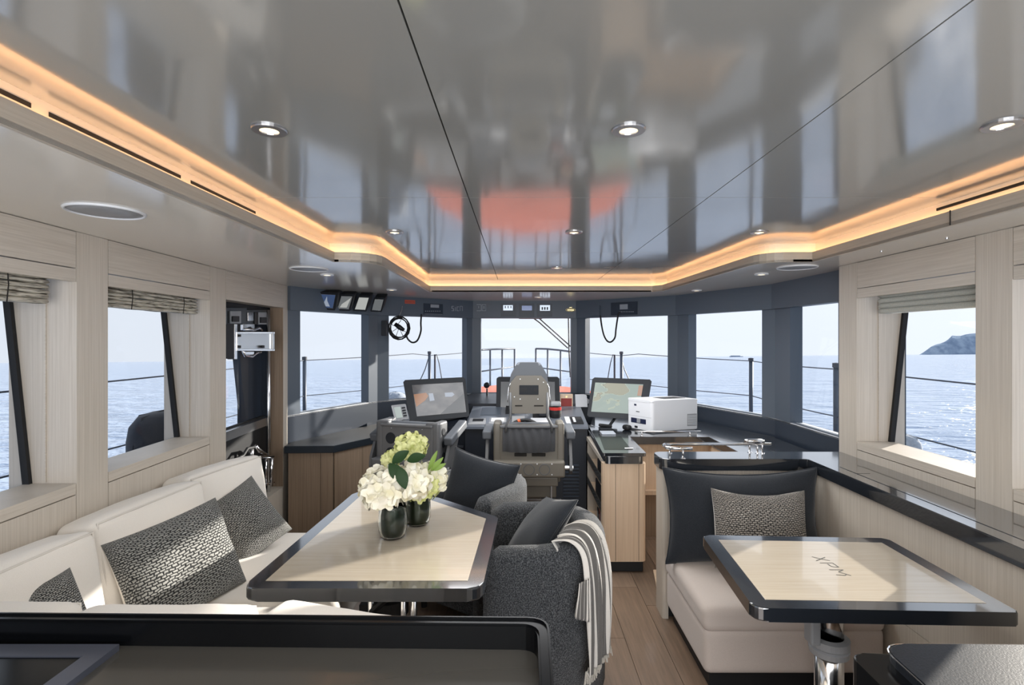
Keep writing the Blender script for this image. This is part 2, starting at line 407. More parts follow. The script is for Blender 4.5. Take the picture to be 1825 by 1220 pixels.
def txt(s, size, name, m, mat4, parent=None, ext=.0008, smooth=False, align='CENTER'):
    c = bpy.data.curves.new(name, 'FONT'); c.body = s; c.size = size; c.extrude = ext; c.align_x = align; c.align_y = 'CENTER'; c.resolution_u = 2
    o = bpy.data.objects.new(name, c); COL.objects.link(o); dg = bpy.context.evaluated_depsgraph_get(); dg.update()
    me = bpy.data.meshes.new_from_object(o.evaluated_get(dg)); bpy.data.objects.remove(o)
    bm = new(); bm.from_mesh(me); bm.transform(mat4); bpy.data.meshes.remove(me)
    return finish(bm, name, m, parent)
# ================================================================== THE SETTING
ZS, ZC, ZL = 1.91, 2.014, 1.962        # soffit, raised ceiling, top of the cove lip
def PWx(s): return -1.585 - .054 * s
def WP(side, s, z, d):                  # a point on a side wall: s along, d outward into the wall
    return Vector((PWx(s) - d, s, z)) if side == 'left' else Vector((1.82 + d, s, z))
def wbox(bm, side, s0, s1, z0, z1, d0, d1, d0t=None, d1t=None):
    d0t = d0 if d0t is None else d0t; d1t = d1 if d1t is None else d1t
    hexa(bm, [WP(side, s0, z0, d0), WP(side, s1, z0, d0), WP(side, s1, z0, d1), WP(side, s0, z0, d1),
              WP(side, s0, z1, d0t), WP(side, s1, z1, d0t), WP(side, s1, z1, d1t), WP(side, s0, z1, d1t)])
def gd(z): return .175 + .085 * (z - .90) / .80       # glass distance: the panes lean outward at the top
G = .0022
# ---- floor: one object with its planks as parts
bm = new(); prism(bm, [(-1.72, -1.5), (1.95, -1.5), (2.0, 4.05), (1.56, 5.12), (.66, 5.92), (-.54, 5.92), (-1.42, 5.17), (-1.93, 4.2)], -.05, -.012)
floor = struct(finish(bm, 'floor', 'gap'))
random.seed(3); pw = .185; x = -1.69; row = 0
while x < 1.85:
    y = -.3 - random.random() * 1.1
    while y < 4.4:
        L = random.choice([1.2, 1.35, 1.5]); y1 = min(y + L, 4.45)
        if x < 1.8:
            bm = new(); box(bm, x + .0012, min(x + pw, 1.86) - .0012, y + .0012, y1 - .0012, -.012, 0)
            finish(bm, 'plank', 'plank%d' % random.randrange(4), floor)
        y += L
    x += pw; row += 1
bm = new(); prism(bm, [(-1.78, 4.452), (1.75, 4.452), (1.5, 5.06), (.64, 5.84), (-.52, 5.84), (-1.36, 5.1)], -.012, 0); finish(bm, 'wheelhouse_floor_panel', 'console', floor)

# ---- side walls
def side_wall(side, name, wins, pil, s_end):
    bm = new(); wbox(bm, side, -1.5, s_end, 0, .895, .012, .16); o = struct(finish(bm, name, 'gap'))
    ov = lambda s0, s1, z0, z1, d1=.03, nm='wall_panel', m='oak_v', d0=0: (lambda b: (wbox(b, side, s0 + G, s1 - G, z0 + G, z1 - G, d0, d1), finish(b, nm, m, o)))(new())
    for s0, s1 in wins:
        ov(s0, s1, 0, .903, nm='lower_panel'); ov(s0, s1, .903, .948, .19, nm='sill_rail', m='oak_h')
        ov(s0, s1, 1.768, ZS, .19, nm='upper_panel', m='oak_h'); ov(s0, s1, 1.715, 1.768, .02, nm='valance_rail', m='oak_h')
        b = new(); wbox(b, side, s0, s1, 1.79, 1.93, .03, .34); finish(b, 'window_head', 'oak_h', o)
    for s0, s1 in pil:
        b = new(); wbox(b, side, s0 + G, s1 - G, 0, ZS - .001, 0, .26); finish(b, 'pilaster', 'oak_v', o)
    # slim vertical seam on the forward jamb of each window
    for s0, s1 in wins:
        b = new(); wbox(b, side, s1 - .0035, s1 + .001, .95, 1.70, .115, .119); finish(b, 'jamb_bead', 'oak_h', o)
    # plating outside below the windows
    b = new(); wbox(b, side, -1.5, s_end, -.1, .885, .19, .30); finish(b, 'outer_plating', 'hull', o)
    b = new(); wbox(b, side, -1.5, s_end, 1.80, 2.2, .34, .42); finish(b, 'outer_plating', 'hull', o)
    return o
LW = [(-1.0, -.05), (.10, .92), (1.07, 2.041), (2.212, 3.013)]
LP = [(-1.5, -1.0), (-.05, .10), (.92, 1.07), (2.041, 2.212), (3.013, 3.199)]
wall_left = side_wall('left', 'wall_left', LW, LP, 3.199)
RW = [(-1.0, -.05), (.10, .82), (.98, 1.965), (2.127, 2.872)]
RP = [(-1.5, -1.0), (-.05, .10), (.82, .98), (1.965, 2.127), (2.872, 3.033)]
wall_right = side_wall('right', 'wall_right', RW, RP, 3.033)
wn = 0
def side_window(side, s0, s1):
    global wn; wn += 1
    b = new(); fr = .016
    z0, z1 = .935, 1.80
    def fb(sa, sb, za, zb):
        wbox(b, side, sa, sb, za, zb, gd(za) - .012, gd(za) + .014, gd(zb) - .012, gd(zb) + .014)
    fb(s0, s0 + fr, z0, z1); fb(s1 - fr, s1, z0, z1); fb(s0, s1, z0 - .03, z0 + .008); fb(s0, s1, z1 - .02, z1)
    o = struct(finish(b, 'window_%d' % wn, 'black_rubber'))
    b = new(); wbox(b, side, s0 + fr * .5, s1 - fr * .5, z0, z1 - .005, gd(z0), gd(z0) + .004, gd(z1), gd(z1) + .004); finish(b, 'pane', 'glass', o)
    return o
for s0, s1 in LW[1:]: side_window('left', s0, s1)
for s0, s1 in RW[1:]: side_window('right', s0, s1)
# third opening on the port side holds the screen bracket
b = new(); wbox(b, 'left', 3.199 + G, 4.084, 0, .365, 0, .10); finish(b, 'lower_panel', 'oak_v', wall_left)
b = new(); wbox(b, 'left', 3.199 + G, 4.084, 1.735, ZS - .001, 0, .10); finish(b, 'upper_panel', 'oak_h', wall_left)
b = new(); wbox(b, 'left', 4.084, 4.17, 0, ZS - .001, 0, .10); finish(b, 'end_post', 'oak_v', wall_left)
b = new(); wbox(b, 'left', 4.081, 4.084, .37, 1.735, .002, .10); finish(b, 'recess_cheek', 'oak_brown', wall_left)
b = new(); wbox(b, 'left', 3.199, 4.12, -.05, .84, .12, .17); finish(b, 'recess_back', 'black', wall_left)
b = new(); wbox(b, 'left', 3.199, 4.12, .84, .90, .11, .20); finish(b, 'recess_sill', 'steel', wall_left)
b = new(); wbox(b, 'left', 3.199, 4.12, 1.68, 1.78, .11, .20); finish(b, 'recess_head', 'dark_grey', wall_left)
b = new(); hexa(b, [WP('left', 3.84, .88, .17), WP('left', 4.12, .88, .17), WP('left', 4.12, .88, .22), WP('left', 3.84, .88, .22),
                    WP('left', 3.66, 1.7, .17), WP('left', 4.12, 1.7, .17), WP('left', 4.12, 1.7, .22), WP('left', 3.66, 1.7, .22)]); finish(b, 'dark_blue_post', 'slate_dark', wall_left)
b = new(); wbox(b, 'left', 3.22, 3.24, .88, 1.70, .15, .18); wbox(b, 'left', 3.2, 4.12, .895, .91, .15, .17); o = struct(finish(b, 'window_%d' % (wn + 1), 'black_rubber')); wn += 1
b = new(); wbox(b, 'left', 3.23, 3.86, .90, 1.70, .165, .169); finish(b, 'pane', 'glass', o)

# ---- aft wall with a wide open doorway
b = new(); box(b, -1.62, -1.25, -1.56, -1.5, 0, 2.05); box(b, 1.45, 1.84, -1.56, -1.5, 0, 2.05); box(b, -1.25, 1.45, -1.56, -1.5, 1.88, 2.05)
struct(finish(b, 'wall_back', 'oak_v'))

# ---- raised glossy ceiling of panels
b = new(); box(b, -1.2, 1.75, -1.56, 4.85, ZC + .012, ZC + .05); ceiling = struct(finish(b, 'ceiling', 'gap'))
xs = [-1.10, -.184, .69, 1.66]; ys = [-1.5, .35, 1.945, 3.19, 4.78]; g = .0018
for i in range(3):
    for j in range(4):
        b = new(); box(b, xs[i] + g, xs[i + 1] - g, ys[j] + g, ys[j + 1] - g, ZC, ZC + .012); finish(b, 'ceiling_panel', 'ceil', ceiling)
# ---- lower soffit ring around the opening, with its lip and cove
OPEN = rpoly([(-.99, -1.45), (1.55, -1.45), (1.565, 2.845), (1.30, 2.845), (1.235, 4.58), (1.17, 4.68), (-.785, 4.68), (-.76, 2.845), (-.985, 2.845)],
             [0, 0, 0, .17, .03, .02, .02, .20, 0], 6)
OUTER = [(PWx(-1.5) - .02, -1.5), (1.85, -1.5), (1.85, 3.05), (2.05, 3.05), (2.05, 4.05), (1.62, 5.15), (.68, 5.97), (-.56, 5.97), (-1.44, 5.22), (-1.92, 4.2), (-1.92, 4.17), (PWx(4.17) - .02, 4.17)]
def ring(bm, outer, inner, z0, z1):
    t = bmesh.new()
    for z in (z0, z1):
        es = []
        for loop in (outer, inner):
            vs_ = [t.verts.new((p[0], p[1], z)) for p in loop]
            es += [t.edges.new((vs_[k], vs_[(k + 1) % len(vs_)])) for k in range(len(vs_))]
        bmesh.ops.triangle_fill(t, use_beauty=True, use_dissolve=False, edges=es)
    t.verts.ensure_lookup_table(); n1, n2 = len(outer), len(inner); h = n1 + n2
    for k in range(n1): a, c = k, (k + 1) % n1; t.faces.new([t.verts[a], t.verts[c], t.verts[c + h], t.verts[a + h]])
    for k in range(n2): a, c = n1 + k, n1 + (k + 1) % n2; t.faces.new([t.verts[a], t.verts[c], t.verts[c + h], t.verts[a + h]])
    merge(bm, t)
def offs(poly, d):
    out = []; n = len(poly)
    for i in range(n):
        p0, p1, p2 = Vector(poly[i - 1]), Vector(poly[i]), Vector(poly[(i + 1) % n])
        a = (p1 - p0).normalized(); c = (p2 - p1).normalized(); na = Vector((a.y, -a.x)); nc = Vector((c.y, -c.x))
        m = (na + nc); m = m.normalized() / max(.35, math.cos(na.angle(nc) / 2)); out.append(tuple(p1 + m * d))
    return out
b = new(); ring(b, OUTER, OPEN, ZS, ZS + .012); soffit = struct(finish(b, 'trim_1', 'soffit'))
def strip(bm, poly, d0, d1, z0, z1, skip=()):
    A, B_ = offs(poly, d0), offs(poly, d1); n = len(poly)
    for k in range(n):
        if k in skip: continue
        a0, a1, c0, c1 = A[k], A[(k + 1) % n], B_[k], B_[(k + 1) % n]
        hexa(bm, [(*a0, z0), (*a1, z0), (*c1, z0), (*c0, z0), (*a0, z1), (*a1, z1), (*c1, z1), (*c0, z1)])
b = new(); strip(b, OPEN, 0, .010, ZS - .001, ZL); struct(finish(b, 'trim_2', 'fascia'))
b = new(); strip(b, OPEN, .042, .055, ZS + .013, ZC + .01); struct(finish(b, 'trim_3', 'cove'))
b = new(); strip(b, OPEN, .010, .042, ZS + .013, ZS + .02); struct(finish(b, 'trim_4', 'cove'))
b = new(); strip(b, OPEN, .014, .022, ZL - .026, ZL - .020); simple(b, 'cove_light_strip', 'led', 'warm glowing light strip hidden behind the lip of the raised ceiling all round', 'light strip')
# fascia seams and the black air slots in the cove
for (x, y) in ((-.99, 1.99), (1.553, 1.92)):
    b = new(); box(b, x - .0015, x + .0015, y - .0015, y + .0015, ZS - .002, ZL); finish(b, 'joint_line', 'gap', soffit)
slot_l = ['black air slot in the cove at the far upper left corner, nearest the camera', 'long black air slot above the left soffit edge, before the round speaker', 'shorter black air slot above the left soffit edge, ending at the ceiling joint']
for i, (a, c) in enumerate(((.7, 1.123), (1.166, 1.62), (1.669, 2.08))):
    b = new(); box(b, -1.034, -1.0275, a, c, 1.9855, 1.9955); simple(b, 'air_slot', 'gap', slot_l[i], 'vent', 'air slots in the cove')
b = new(); box(b, 1.589, 1.594, .9, 2.03, 1.9855, 1.9955); simple(b, 'air_slot', 'gap', 'long black air slot in the cove above the right soffit edge', 'vent', 'air slots in the cove')

# ---- wheelhouse shell: raked polygon of panes
V = [(-1.81, 4.17), (-1.36, 5.12), (-.515, 5.86), (.635, 5.86), (1.51, 5.08), (1.93, 4.02), (1.95, 3.04)]
def hitx(x, k):
    """plan point where the sight line of the photograph's column x meets wall segment k"""
    a, c = Vector(V[k]), Vector(V[k + 1]); r = (x - VX) / FPX; d = c - a
    u = (r * a.y - a.x) / (d.x - r * d.y); return a + d * u
def outn(k):
    a, c = Vector(V[k]), Vector(V[k + 1]); d = (c - a).normalized(); return Vector((-d.y, d.x))
Z0F, Z1F = .895, 1.722
b = new()
def seg_panel(bm, k, u0, u1, z0, z1, o0, o1, o0t=None, o1t=None):
    n = outn(k); a, c = Vector(u0), Vector(u1); o0t = o0 if o0t is None else o0t; o1t = o1 if o1t is None else o1t
    q = lambda p, o, z: (p.x + n.x * o, p.y + n.y * o, z)
    hexa(bm, [q(a, o0, z0), q(c, o0, z0), q(c, o1, z0), q(a, o1, z0), q(a, o0t, z1), q(c, o0t, z1), q(c, o1t, z1), q(a, o1t, z1)])
VV = [Vector(p) for p in V]
for k in range(6):
    seg_panel(b, k, VV[k], VV[k + 1], -.05, Z0F, 0, .12)
wall_front = struct(finish(b, 'wall_front', 'slate_dark'))
b = new()
for k in range(6): seg_panel(b, k, VV[k], VV[k + 1], Z1F, ZS, -.03, .05, -.03)
finish(b, 'header_panel', 'slate', wall_front)
b = new()
for k in range(6): seg_panel(b, k, VV[k], VV[k + 1], 1.79, 2.25, .05, .28)
finish(b, 'outer_brow', 'hull', wall_front)
b = new()
for k in range(6): seg_panel(b, k, VV[k], VV[k + 1], Z0F - .01, Z0F + .004, .0, .10)
finish(b, 'window_ledge', 'white_paint', wall_front)
panes = [(0, 535, 657), (1, 693, 832), (2, 857, 1018), (3, 1043, 1190), (4, 1227, 1358), (5, 1408, 1494)]
ends = []
for k, x0, x1 in panes:
    a, c = hitx(x0, k), hitx(x1, k); wn += 1
    n = outn(k); d = (c - a).normalized(); f = .014; a0_, c0_ = a, c; lo_, hi_ = (.0 if k == 0 else .05), (.0 if k == 5 else .05); a = a - d * lo_; c = c + d * hi_
    b = new(); seg_panel(b, k, a, a + d * f, Z0F, 1.79, .010, .035, .075, .10); seg_panel(b, k, c - d * f, c, Z0F, 1.79, .010, .035, .075, .10)
    seg_panel(b, k, a, c, Z0F, Z0F + .012, .010, .035); seg_panel(b, k, a, c, 1.75, 1.765, .07, .10)
    o = struct(finish(b, 'window_%d' % wn, 'slate'))
    b = new(); seg_panel(b, k, a, c, Z0F + .005, 1.79, .020, .024, .085, .089); finish(b, 'pane', 'glass', o)
    ends.append((a0_, c0_, k))
# posts between the panes (each a solid of plan polygon)
def post(p0, p1, k0, k1, corner, m='slate'):
    n0, n1 = outn(k0), outn(k1); P = [p0, corner, p1, p1 + n1 * .09, corner + (n0 + n1).normalized() * .10, p0 + n0 * .09]
    bm = new(); prism(bm, [tuple(q) for q in P], Z0F - .01, 1.80); return finish(bm, 'window_post', m, wall_front)
pc = ['slate', 'slate', 'slate', 'slate', 'slate']
for i in range(5): post(ends[i][1], ends[i + 1][0], ends[i][2], ends[i + 1][2], VV[i + 1], pc[i])
bm = new(); seg_panel(bm, 0, VV[0], ends[0][0], Z0F - .01, 1.80, 0, .09); finish(bm, 'window_post', 'slate', wall_front)
bm = new(); seg_panel(bm, 5, ends[5][1], VV[6], Z0F - .01, 1.80, 0, .09); finish(bm, 'window_post', 'slate', wall_front)
# roof over everything so no sky leaks in
b = new(); ring(b, [(-2.3, -1.6), (2.5, -1.6), (2.5, 4.2), (1.9, 5.6), (.8, 6.4), (-.7, 6.4), (-1.8, 5.6), (-2.3, 4.2)], [(-.1, 2.0), (.1, 2.0), (.1, 2.1), (-.1, 2.1)], 2.26, 2.30)
struct(finish(b, 'trim_5', 'hull'))
b = new(); wbox(b, 'left', 4.1, 4.17, 0, 2.2, .10, .36); finish(b, 'bulkhead_end', 'slate_dark', wall_front)
b = new(); box(b, 1.95, 2.2, 3.03, 3.08, 0, 2.2); finish(b, 'bulkhead_end', 'slate_dark', wall_front)

# ---- ceiling lamps, soffit lamps, speakers
def downlight(x, y, z, r, label, grp, warm=True, lamp=None):
    t = thing('downlight', label, 'ceiling light', (x, y, z), 0, grp)
    b = new(); lathe(b, [(r * .52, -.001), (r * .55, -.006), (r * .96, -.006), (r, -.003), (r, 0), (r * .52, 0)], (x, y, z), 28); finish(b, 'trim_ring', 'steel' if warm else 'white', t, smooth=False)
    b = new(); disc(b, (x, y, z - .0035), r * .53, .003, 20); finish(b, 'lamp_face', 'lamp', t)
for i, (x, y, lb) in enumerate([(-.613, 1.309, 'round recessed ceiling light with steel ring, nearest row, on the left'),
                                (.269, 1.309, 'round recessed ceiling light with steel ring, nearest row, centre of the ceiling'),
                                (1.160, 1.280, 'round recessed ceiling light with steel ring at the right edge of the picture'),
                                (-.60, 2.57, 'small ceiling light of the second row, above the left cove bend'),
                                (.265, 2.57, 'small ceiling light of the second row, middle of the ceiling'),
                                (1.158, 2.57, 'small ceiling light of the second row, near the right cove bend'),
                                (.275, 3.86, 'farthest single light in the raised ceiling, just before the front cove')]):
    downlight(x, y, ZC, .0415, lb, 'downlights in the raised ceiling')
    light('downlight_beam', 'SPOT', (x, y, ZC - .02), 5, (1, .90, .76), .03, direction=(0, 0, -1)).data.spot_size = R(100)
for x, y, lb in [(-1.23, 3.417, 'small white soffit light beside the forward left speaker'), (-1.07, 4.477, 'small white soffit light above the four small displays'),
                 (.194, 5.26, 'small white soffit light at the front, over the centre windscreen'), (1.51, 4.53, 'small white soffit light in the forward right soffit'),
                 (1.54, 3.387, 'small white soffit light beside the forward right speaker')]:
    downlight(x, y, ZS, .042, lb, 'downlights in the lower soffit', False)
for x, y, lb in [(-1.331, 1.716, 'large round speaker cover in the left soffit near the camera'), (-1.237, 3.14, 'round speaker cover in the soffit above the four small displays'),
                 (1.60, 3.067, 'round speaker cover in the soffit on the right')]:
    t = thing('ceiling_speaker', lb, 'speaker', (x, y, ZS), 0, 'soffit speakers')
    b = new(); lathe(b, [(.100, -.0005), (.102, -.006), (.107, -.006), (.11, -.001), (.11, 0), (.100, 0)], (x, y, ZS), 36); finish(b, 'rim', 'white', t, smooth=True)
    b = new(); lathe(b, [(0, -.006), (.06, -.0055), (.1005, -.002), (.1005, 0), (0, 0)], (x, y, ZS), 36); finish(b, 'grille', 'grey_plastic', t, smooth=True)
b = new()
for (x, y) in ((1.70, 2.50), (1.75, 2.18)): lathe(b, [(0, -.004), (.006, -.004), (.006, 0), (0, 0)], (x, y, ZS), 10)
finish(b, 'soffit_stud', 'steel', soffit)

# ---- folded linen blinds at the tops of the side windows
def blind(side, s0, s1, z0, z1, d, label, folds=6, taut=False):
    t = thing('roman_blind', label, 'blind', WP(side, (s0 + s1) / 2, z0, d), 0, 'folded linen blinds')
    random.seed(int(s0 * 100) + folds)
    h = (z1 - z0) / folds
    for k in range(folds):
        bm = new(); n = 24; top, bot = [], []
        rows = []
        for j in range(n + 1):
            s = s0 + (s1 - s0) * j / n; amp = 0 if taut else .004
            zz = z0 + h * k + noise.noise(Vector((s * 7, k * 3.1, 0))) * amp; bul = .016 + (noise.noise(Vector((s * 5, k * 5.7, 2))) * .008 if not taut else 0)
            prof = [(d + .03, zz), (d - bul * .2, zz + h * .05), (d - bul, zz + h * .35), (d - bul * .8, zz + h * .75), (d, zz + h * 1.02), (d + .03, zz + h * 1.02)]
            rows.append([bm.verts.new(WP(side, s, q, p)) for p, q in prof])
        for a, c in zip(rows, rows[1:]):
            for i in range(6): bm.faces.new([a[i], a[(i + 1) % 6], c[(i + 1) % 6], c[i]])
        bm.faces.new(rows[0]); bm.faces.new(rows[-1])
        finish(bm, 'fold', 'blind' if not taut else 'blind2', t, smooth=True)
    if not taut:
        for s in (s0 + (s1 - s0) * .25, s0 + (s1 - s0) * .8):
            bm = new(); tube(bm, [WP(side, s, z1, d - .022), WP(side, s, (z0 + z1) / 2, d - .026), WP(side, s, z0 - .004, d - .02)], .002, 5); finish(bm, 'cord', 'gap', t)
M['blind2'] = cloth('smooth_grey_blind', srgb(168, 170, 162), srgb(190, 190, 180), 200, .2)
blind('left', 1.08, 1.97, 1.628, 1.735, .06, 'folded woven linen blind over the leftmost window')
blind('left', 2.23, 2.97, 1.635, 1.735, .06, 'folded woven linen blind over the second window on the left')
blind('right', 2.14, 2.77, 1.628, 1.735, .06, 'smooth grey folded blind at the top of the right window', 4, True)
# ================================================================== OUTDOORS
def seaz(x, y): return -2.4 + .0094 * x - .0368 * y
bm = new(); F = 30000
for a, c in (((-F, -F), (F, F)),):
    vs_ = [bm.verts.new((p[0], p[1], seaz(*p))) for p in ((-F, -F), (F, -F), (F, F), (-F, F))]; bm.faces.new(vs_)
o = finish(bm, 'sea', 'sea', origin=Vector((0, 0, -2.4))); o['kind'] = 'structure'
# headland, far right, and a low ship on the horizon
def far(pxx, pyy, D):
    v = Vector(((pxx - VX) / FPX, 1, -(pyy - VY) / FPX)); return Vector((0, 0, EYE)) + v * D
bm = new(); D = 5200; prof = [(1638, 0), (1645, 4), (1652, 9), (1660, 15), (1668, 18), (1676, 20), (1684, 23), (1690, 27), (1697, 34), (1704, 33), (1712, 33), (1722, 36), (1730, 37), (1742, 38), (1765, 44), (1790, 52), (1830, 60), (1900, 66), (1990, 52), (2100, 30), (2180, 0)]
rows = []
for x, h in prof:
    base = far(x, 631, D); base.z = seaz(base.x, base.y) ; col = []
    for j, (dd, hh) in enumerate([(-120, -.05), (-60, .45), (0, .85), (120, 1.0), (320, .6), (700, -.05)]):
        nz = noise.noise(Vector((x * .06, j * 1.3, 0))) * 3 * (h > 0) * (hh > 0)
        sc_ = (D + dd) / D; col.append(bm.verts.new((base.x * sc_, base.y * sc_, seaz(base.x * sc_, base.y * sc_) + h * D / FPX * hh * 1.02 + nz)))
    rows.append(col)
for a, c in zip(rows, rows[1:]):
    for i in range(5): bm.faces.new([a[i], a[i + 1], c[i + 1], c[i]])
simple(bm, 'headland', 'land', 'hazy blue-grey headland on the horizon seen through the right window', 'hill')
b0 = far(1312, 633, 2500); bm = new(); L = 23 * 2500 / FPX; zz = seaz(b0.x, b0.y)
prism(bm, [(b0.x - L / 2, b0.y - 4), (b0.x + L / 2, b0.y - 4), (b0.x + L / 2 + 3, b0.y), (b0.x + L / 2, b0.y + 4), (b0.x - L / 2, b0.y + 4)], zz - 1, zz + 3.5)
ship = thing('ship', 'tiny low grey ship on the horizon, right of centre', 'ship', (b0.x, b0.y, zz))
finish(bm, 'hull', 'land', ship); bm = new(); box(bm, b0.x - L * .42, b0.x + L * .3, b0.y - 3, b0.y + 3, zz + 3.5, zz + 6.5); finish(bm, 'cargo_deck', 'land', ship)
# decks
bm = new(); box(bm, -2.95, -2.02, -2, 6.6, -.14, -.06); box(bm, 2.12, 3.05, -2, 6.6, -.14, -.06)
prism(bm, [(-2.95, 6.6), (3.05, 6.6), (2.6, 8.2), (1.2, 10.6), (.1, 11.4), (-1.0, 10.6), (-2.4, 8.2)], -.14, -.06)
struct(finish(bm, 'trim_6', 'deck'))
bm = new(); prism(bm, rpoly([(-1.15, 6.25), (1.35, 6.25), (1.30, 7.6), (.86, 8.75), (.42, 9.3), (.08, 9.5), (-.28, 9.3), (-.72, 8.75), (-1.10, 7.6)], .05, 3), -.07, .70, bev=.03)
o = simple(bm, 'foredeck_trunk', 'orange', 'bright orange raised foredeck trunk beyond the centre windscreen', 'deck')
bm = new(); prism(bm, rpoly([(-1.20, 6.24), (1.40, 6.24), (1.35, 7.6), (.90, 8.8), (.44, 9.36), (.08, 9.57), (-.31, 9.36), (-.76, 8.8), (-1.15, 7.6)], .05, 3), -.06, .62, bev=.02); finish(bm, 'side_plating', 'white_paint', o)
# pulpit
def rail_set(name, pts, posts, label, mid):
    t = thing(name, label, 'railing', (posts[0][0], posts[0][1], -.06), 0, 'bow pulpit rails')
    b = new(); tube(b, pts, .017, 8); finish(b, 'top_rail', 'rail_out', t, smooth=True)
    b = new(); tube(b, mid, .013, 8); finish(b, 'mid_rail', 'rail_out', t, smooth=True)
    for p in posts:
        b = new(); tube(b, [(p[0], p[1], p[3] if len(p) > 3 else -.06), (p[0], p[1], p[2])], .017, 8); finish(b, 'post', 'rail_out', t, smooth=True)
P10 = lambda x, y, Y=10.0: tuple(px(x, y, Y))
rail_set('pulpit_rail', [P10(854, 624, 9.6), P10(860, 623, 9.7), P10(880, 622), P10(917, 621, 10.2)], [(*P10(873.5, 621, 9.95)[:2], 1.31), (*P10(895, 621, 10.1)[:2], 1.31), (*P10(917, 621, 10.2)[:2], 1.31)],
         'grey tubular bow rail left of the helm chair headrest', [P10(854, 662, 9.6), P10(917, 653, 10.2)])
rail_set('pulpit_rail', [P10(955, 621, 10.2), P10(975, 621.5, 10.1), P10(1000, 624, 9.95), P10(1022, 627, 9.7)], [(*P10(955, 621, 10.2)[:2], 1.31), (*P10(976, 621, 10.1)[:2], 1.30), (*P10(999, 621, 9.95)[:2], 1.29)],
         'grey tubular bow rail right of the helm chair headrest', [P10(955, 654, 10.2), P10(1022, 663, 9.7)])
# stanchions and guard wires
def stan(x, y, z, label, r=.024):
    t = thing('stanchion', label, 'post', (x, y, -.06), 0, 'guard rail stanchions')
    b = new(); tube(b, [(x, y, -.05), (x, y, z)], r, 10); finish(b, 'post', 'rail_out', t, smooth=True)
    b = new(); lathe(b, [(0, -.03), (r * 1.3, -.03), (r * 1.3, .01), (0, .015)], (x, y, z), 12); finish(b, 'cap', 'wire', t)
    b = new(); disc(b, (x, y, -.06), .05, .012); finish(b, 'foot', 'rail_out', t)
LWp = [(-2.7, -1.5), (-2.7, 2.2), (-2.7, 6.71), (-1.46, 8.69), (-.72, 9.8)]
RWp = [(2.85, -1.5), (2.85, 2.0), (2.85, 4.79), (2.85, 6.55), (1.65, 8.59), (.98, 9.7)]
for (x, y), z, lb in [(LWp[1], 1.25, 'guard rail post far to the left beyond the sofa windows'), (LWp[2], 1.26, 'guard rail post outside the left wheelhouse window'), (LWp[3], 1.28, 'guard rail post with hanging ropes, above the left monitor'),
                      (RWp[1], 1.25, 'guard rail post beyond the pilaster at the right'), (RWp[2], 1.27, 'guard rail post seen through the rightmost wheelhouse window'), (RWp[3], 1.25, 'guard rail post seen through the window behind the printer'),
                      (RWp[4], 1.28, 'guard rail post above the right monitor')]:
    stan(x, y, z, lb)
for pts, sag, lb, zs in [(LWp, .01, 'upper', 1.225), (LWp, .01, 'lower', .78), (RWp, .01, 'upper', 1.225), (RWp, .01, 'lower', .80)]:
    side = 'left' if pts is LWp else 'right'
    b = new(); q = []
    for (x0, y0), (x1, y1) in zip(pts, pts[1:]):
        for k in range(6):
            u = k / 6; q.append((x0 + (x1 - x0) * u, y0 + (y1 - y0) * u, zs + (.05 if y0 > 6 and zs > 1 else 0) * u - sag * 4 * u * (1 - u)))
    q.append((*pts[-1], zs + .05)); tube(b, q, .0055, 6)
    simple(b, 'guard_wire', 'wire', '%s guard wire running along the %s side of the deck' % (lb, side), 'wire', 'guard wires')
# spare post and ropes beside the two forward stanchions
for x, y, s in ((-1.38, 8.75, 1), (1.55, 8.65, -1)):
    b = new(); tube(b, [(x, y, -.06), (x, y, 1.24)], .016, 8); tube(b, [(x, y, 1.22), (x + s * .03, y - .02, 1.24), (x + s * .07, y - .02, 1.1), (x + s * .14, y - .03, .70), (x + s * .16, y, -.05)], .008, 6)
    tube(b, [(x - s * .10, y, 1.2), (x - s * .16, y, 1.0), (x - s * .33, y, .62), (x - s * .4, y, -.05)], .008, 6)
    simple(b, 'boarding_pole', 'wire', 'thin dark pole with ropes beside the %s forward stanchion' % ('left' if s > 0 else 'right'), 'pole')
b = new(); tube(b, [(2.62, 5.32, -.06), (2.62, 5.32, .83)], .008, 6); simple(b, 'short_aerial', 'wire', 'thin dark aerial outside the window behind the printer', 'aerial')
# fenders
def fender(c, r, z, m, lb):
    t = thing('fender', lb, 'fender', (c[0], c[1], -.06))
    b = new(); lathe(b, [(0, 0), (r * .8, 0), (r, .06), (r, z - r * .9), (r * .93, z - r * .45), (r * .7, z - r * .14), (r * .35, z - r * .02), (0, z)], (c[0], c[1], -.06), 28); finish(b, 'body', m, t, smooth=True)
    b = new()
    for k in range(6):
        a = k * math.pi / 3 + .2; tube(b, [(c[0] + r * 1.0 * math.cos(a), c[1] + r * 1.0 * math.sin(a), .1), (c[0] + r * 1.0 * math.cos(a), c[1] + r * 1.0 * math.sin(a), z - r * .95 - .06), (c[0] + r * .72 * math.cos(a), c[1] + r * .72 * math.sin(a), z - r * .13 - .06), (c[0], c[1], z - .055)], .004, 5)
    finish(b, 'seam', m, t)
fender((-2.36, 3.55), .21, 1.08, 'fender_black', 'black covered fender outside the second window on the left')
fender((2.45, 3.42), .115, .95, 'fender_grey', 'pale grey covered fender outside the right window')
fender((-1.86, 8.0), .19, .76, 'fender_grey', 'grey covered fender on the foredeck left of the left monitor')
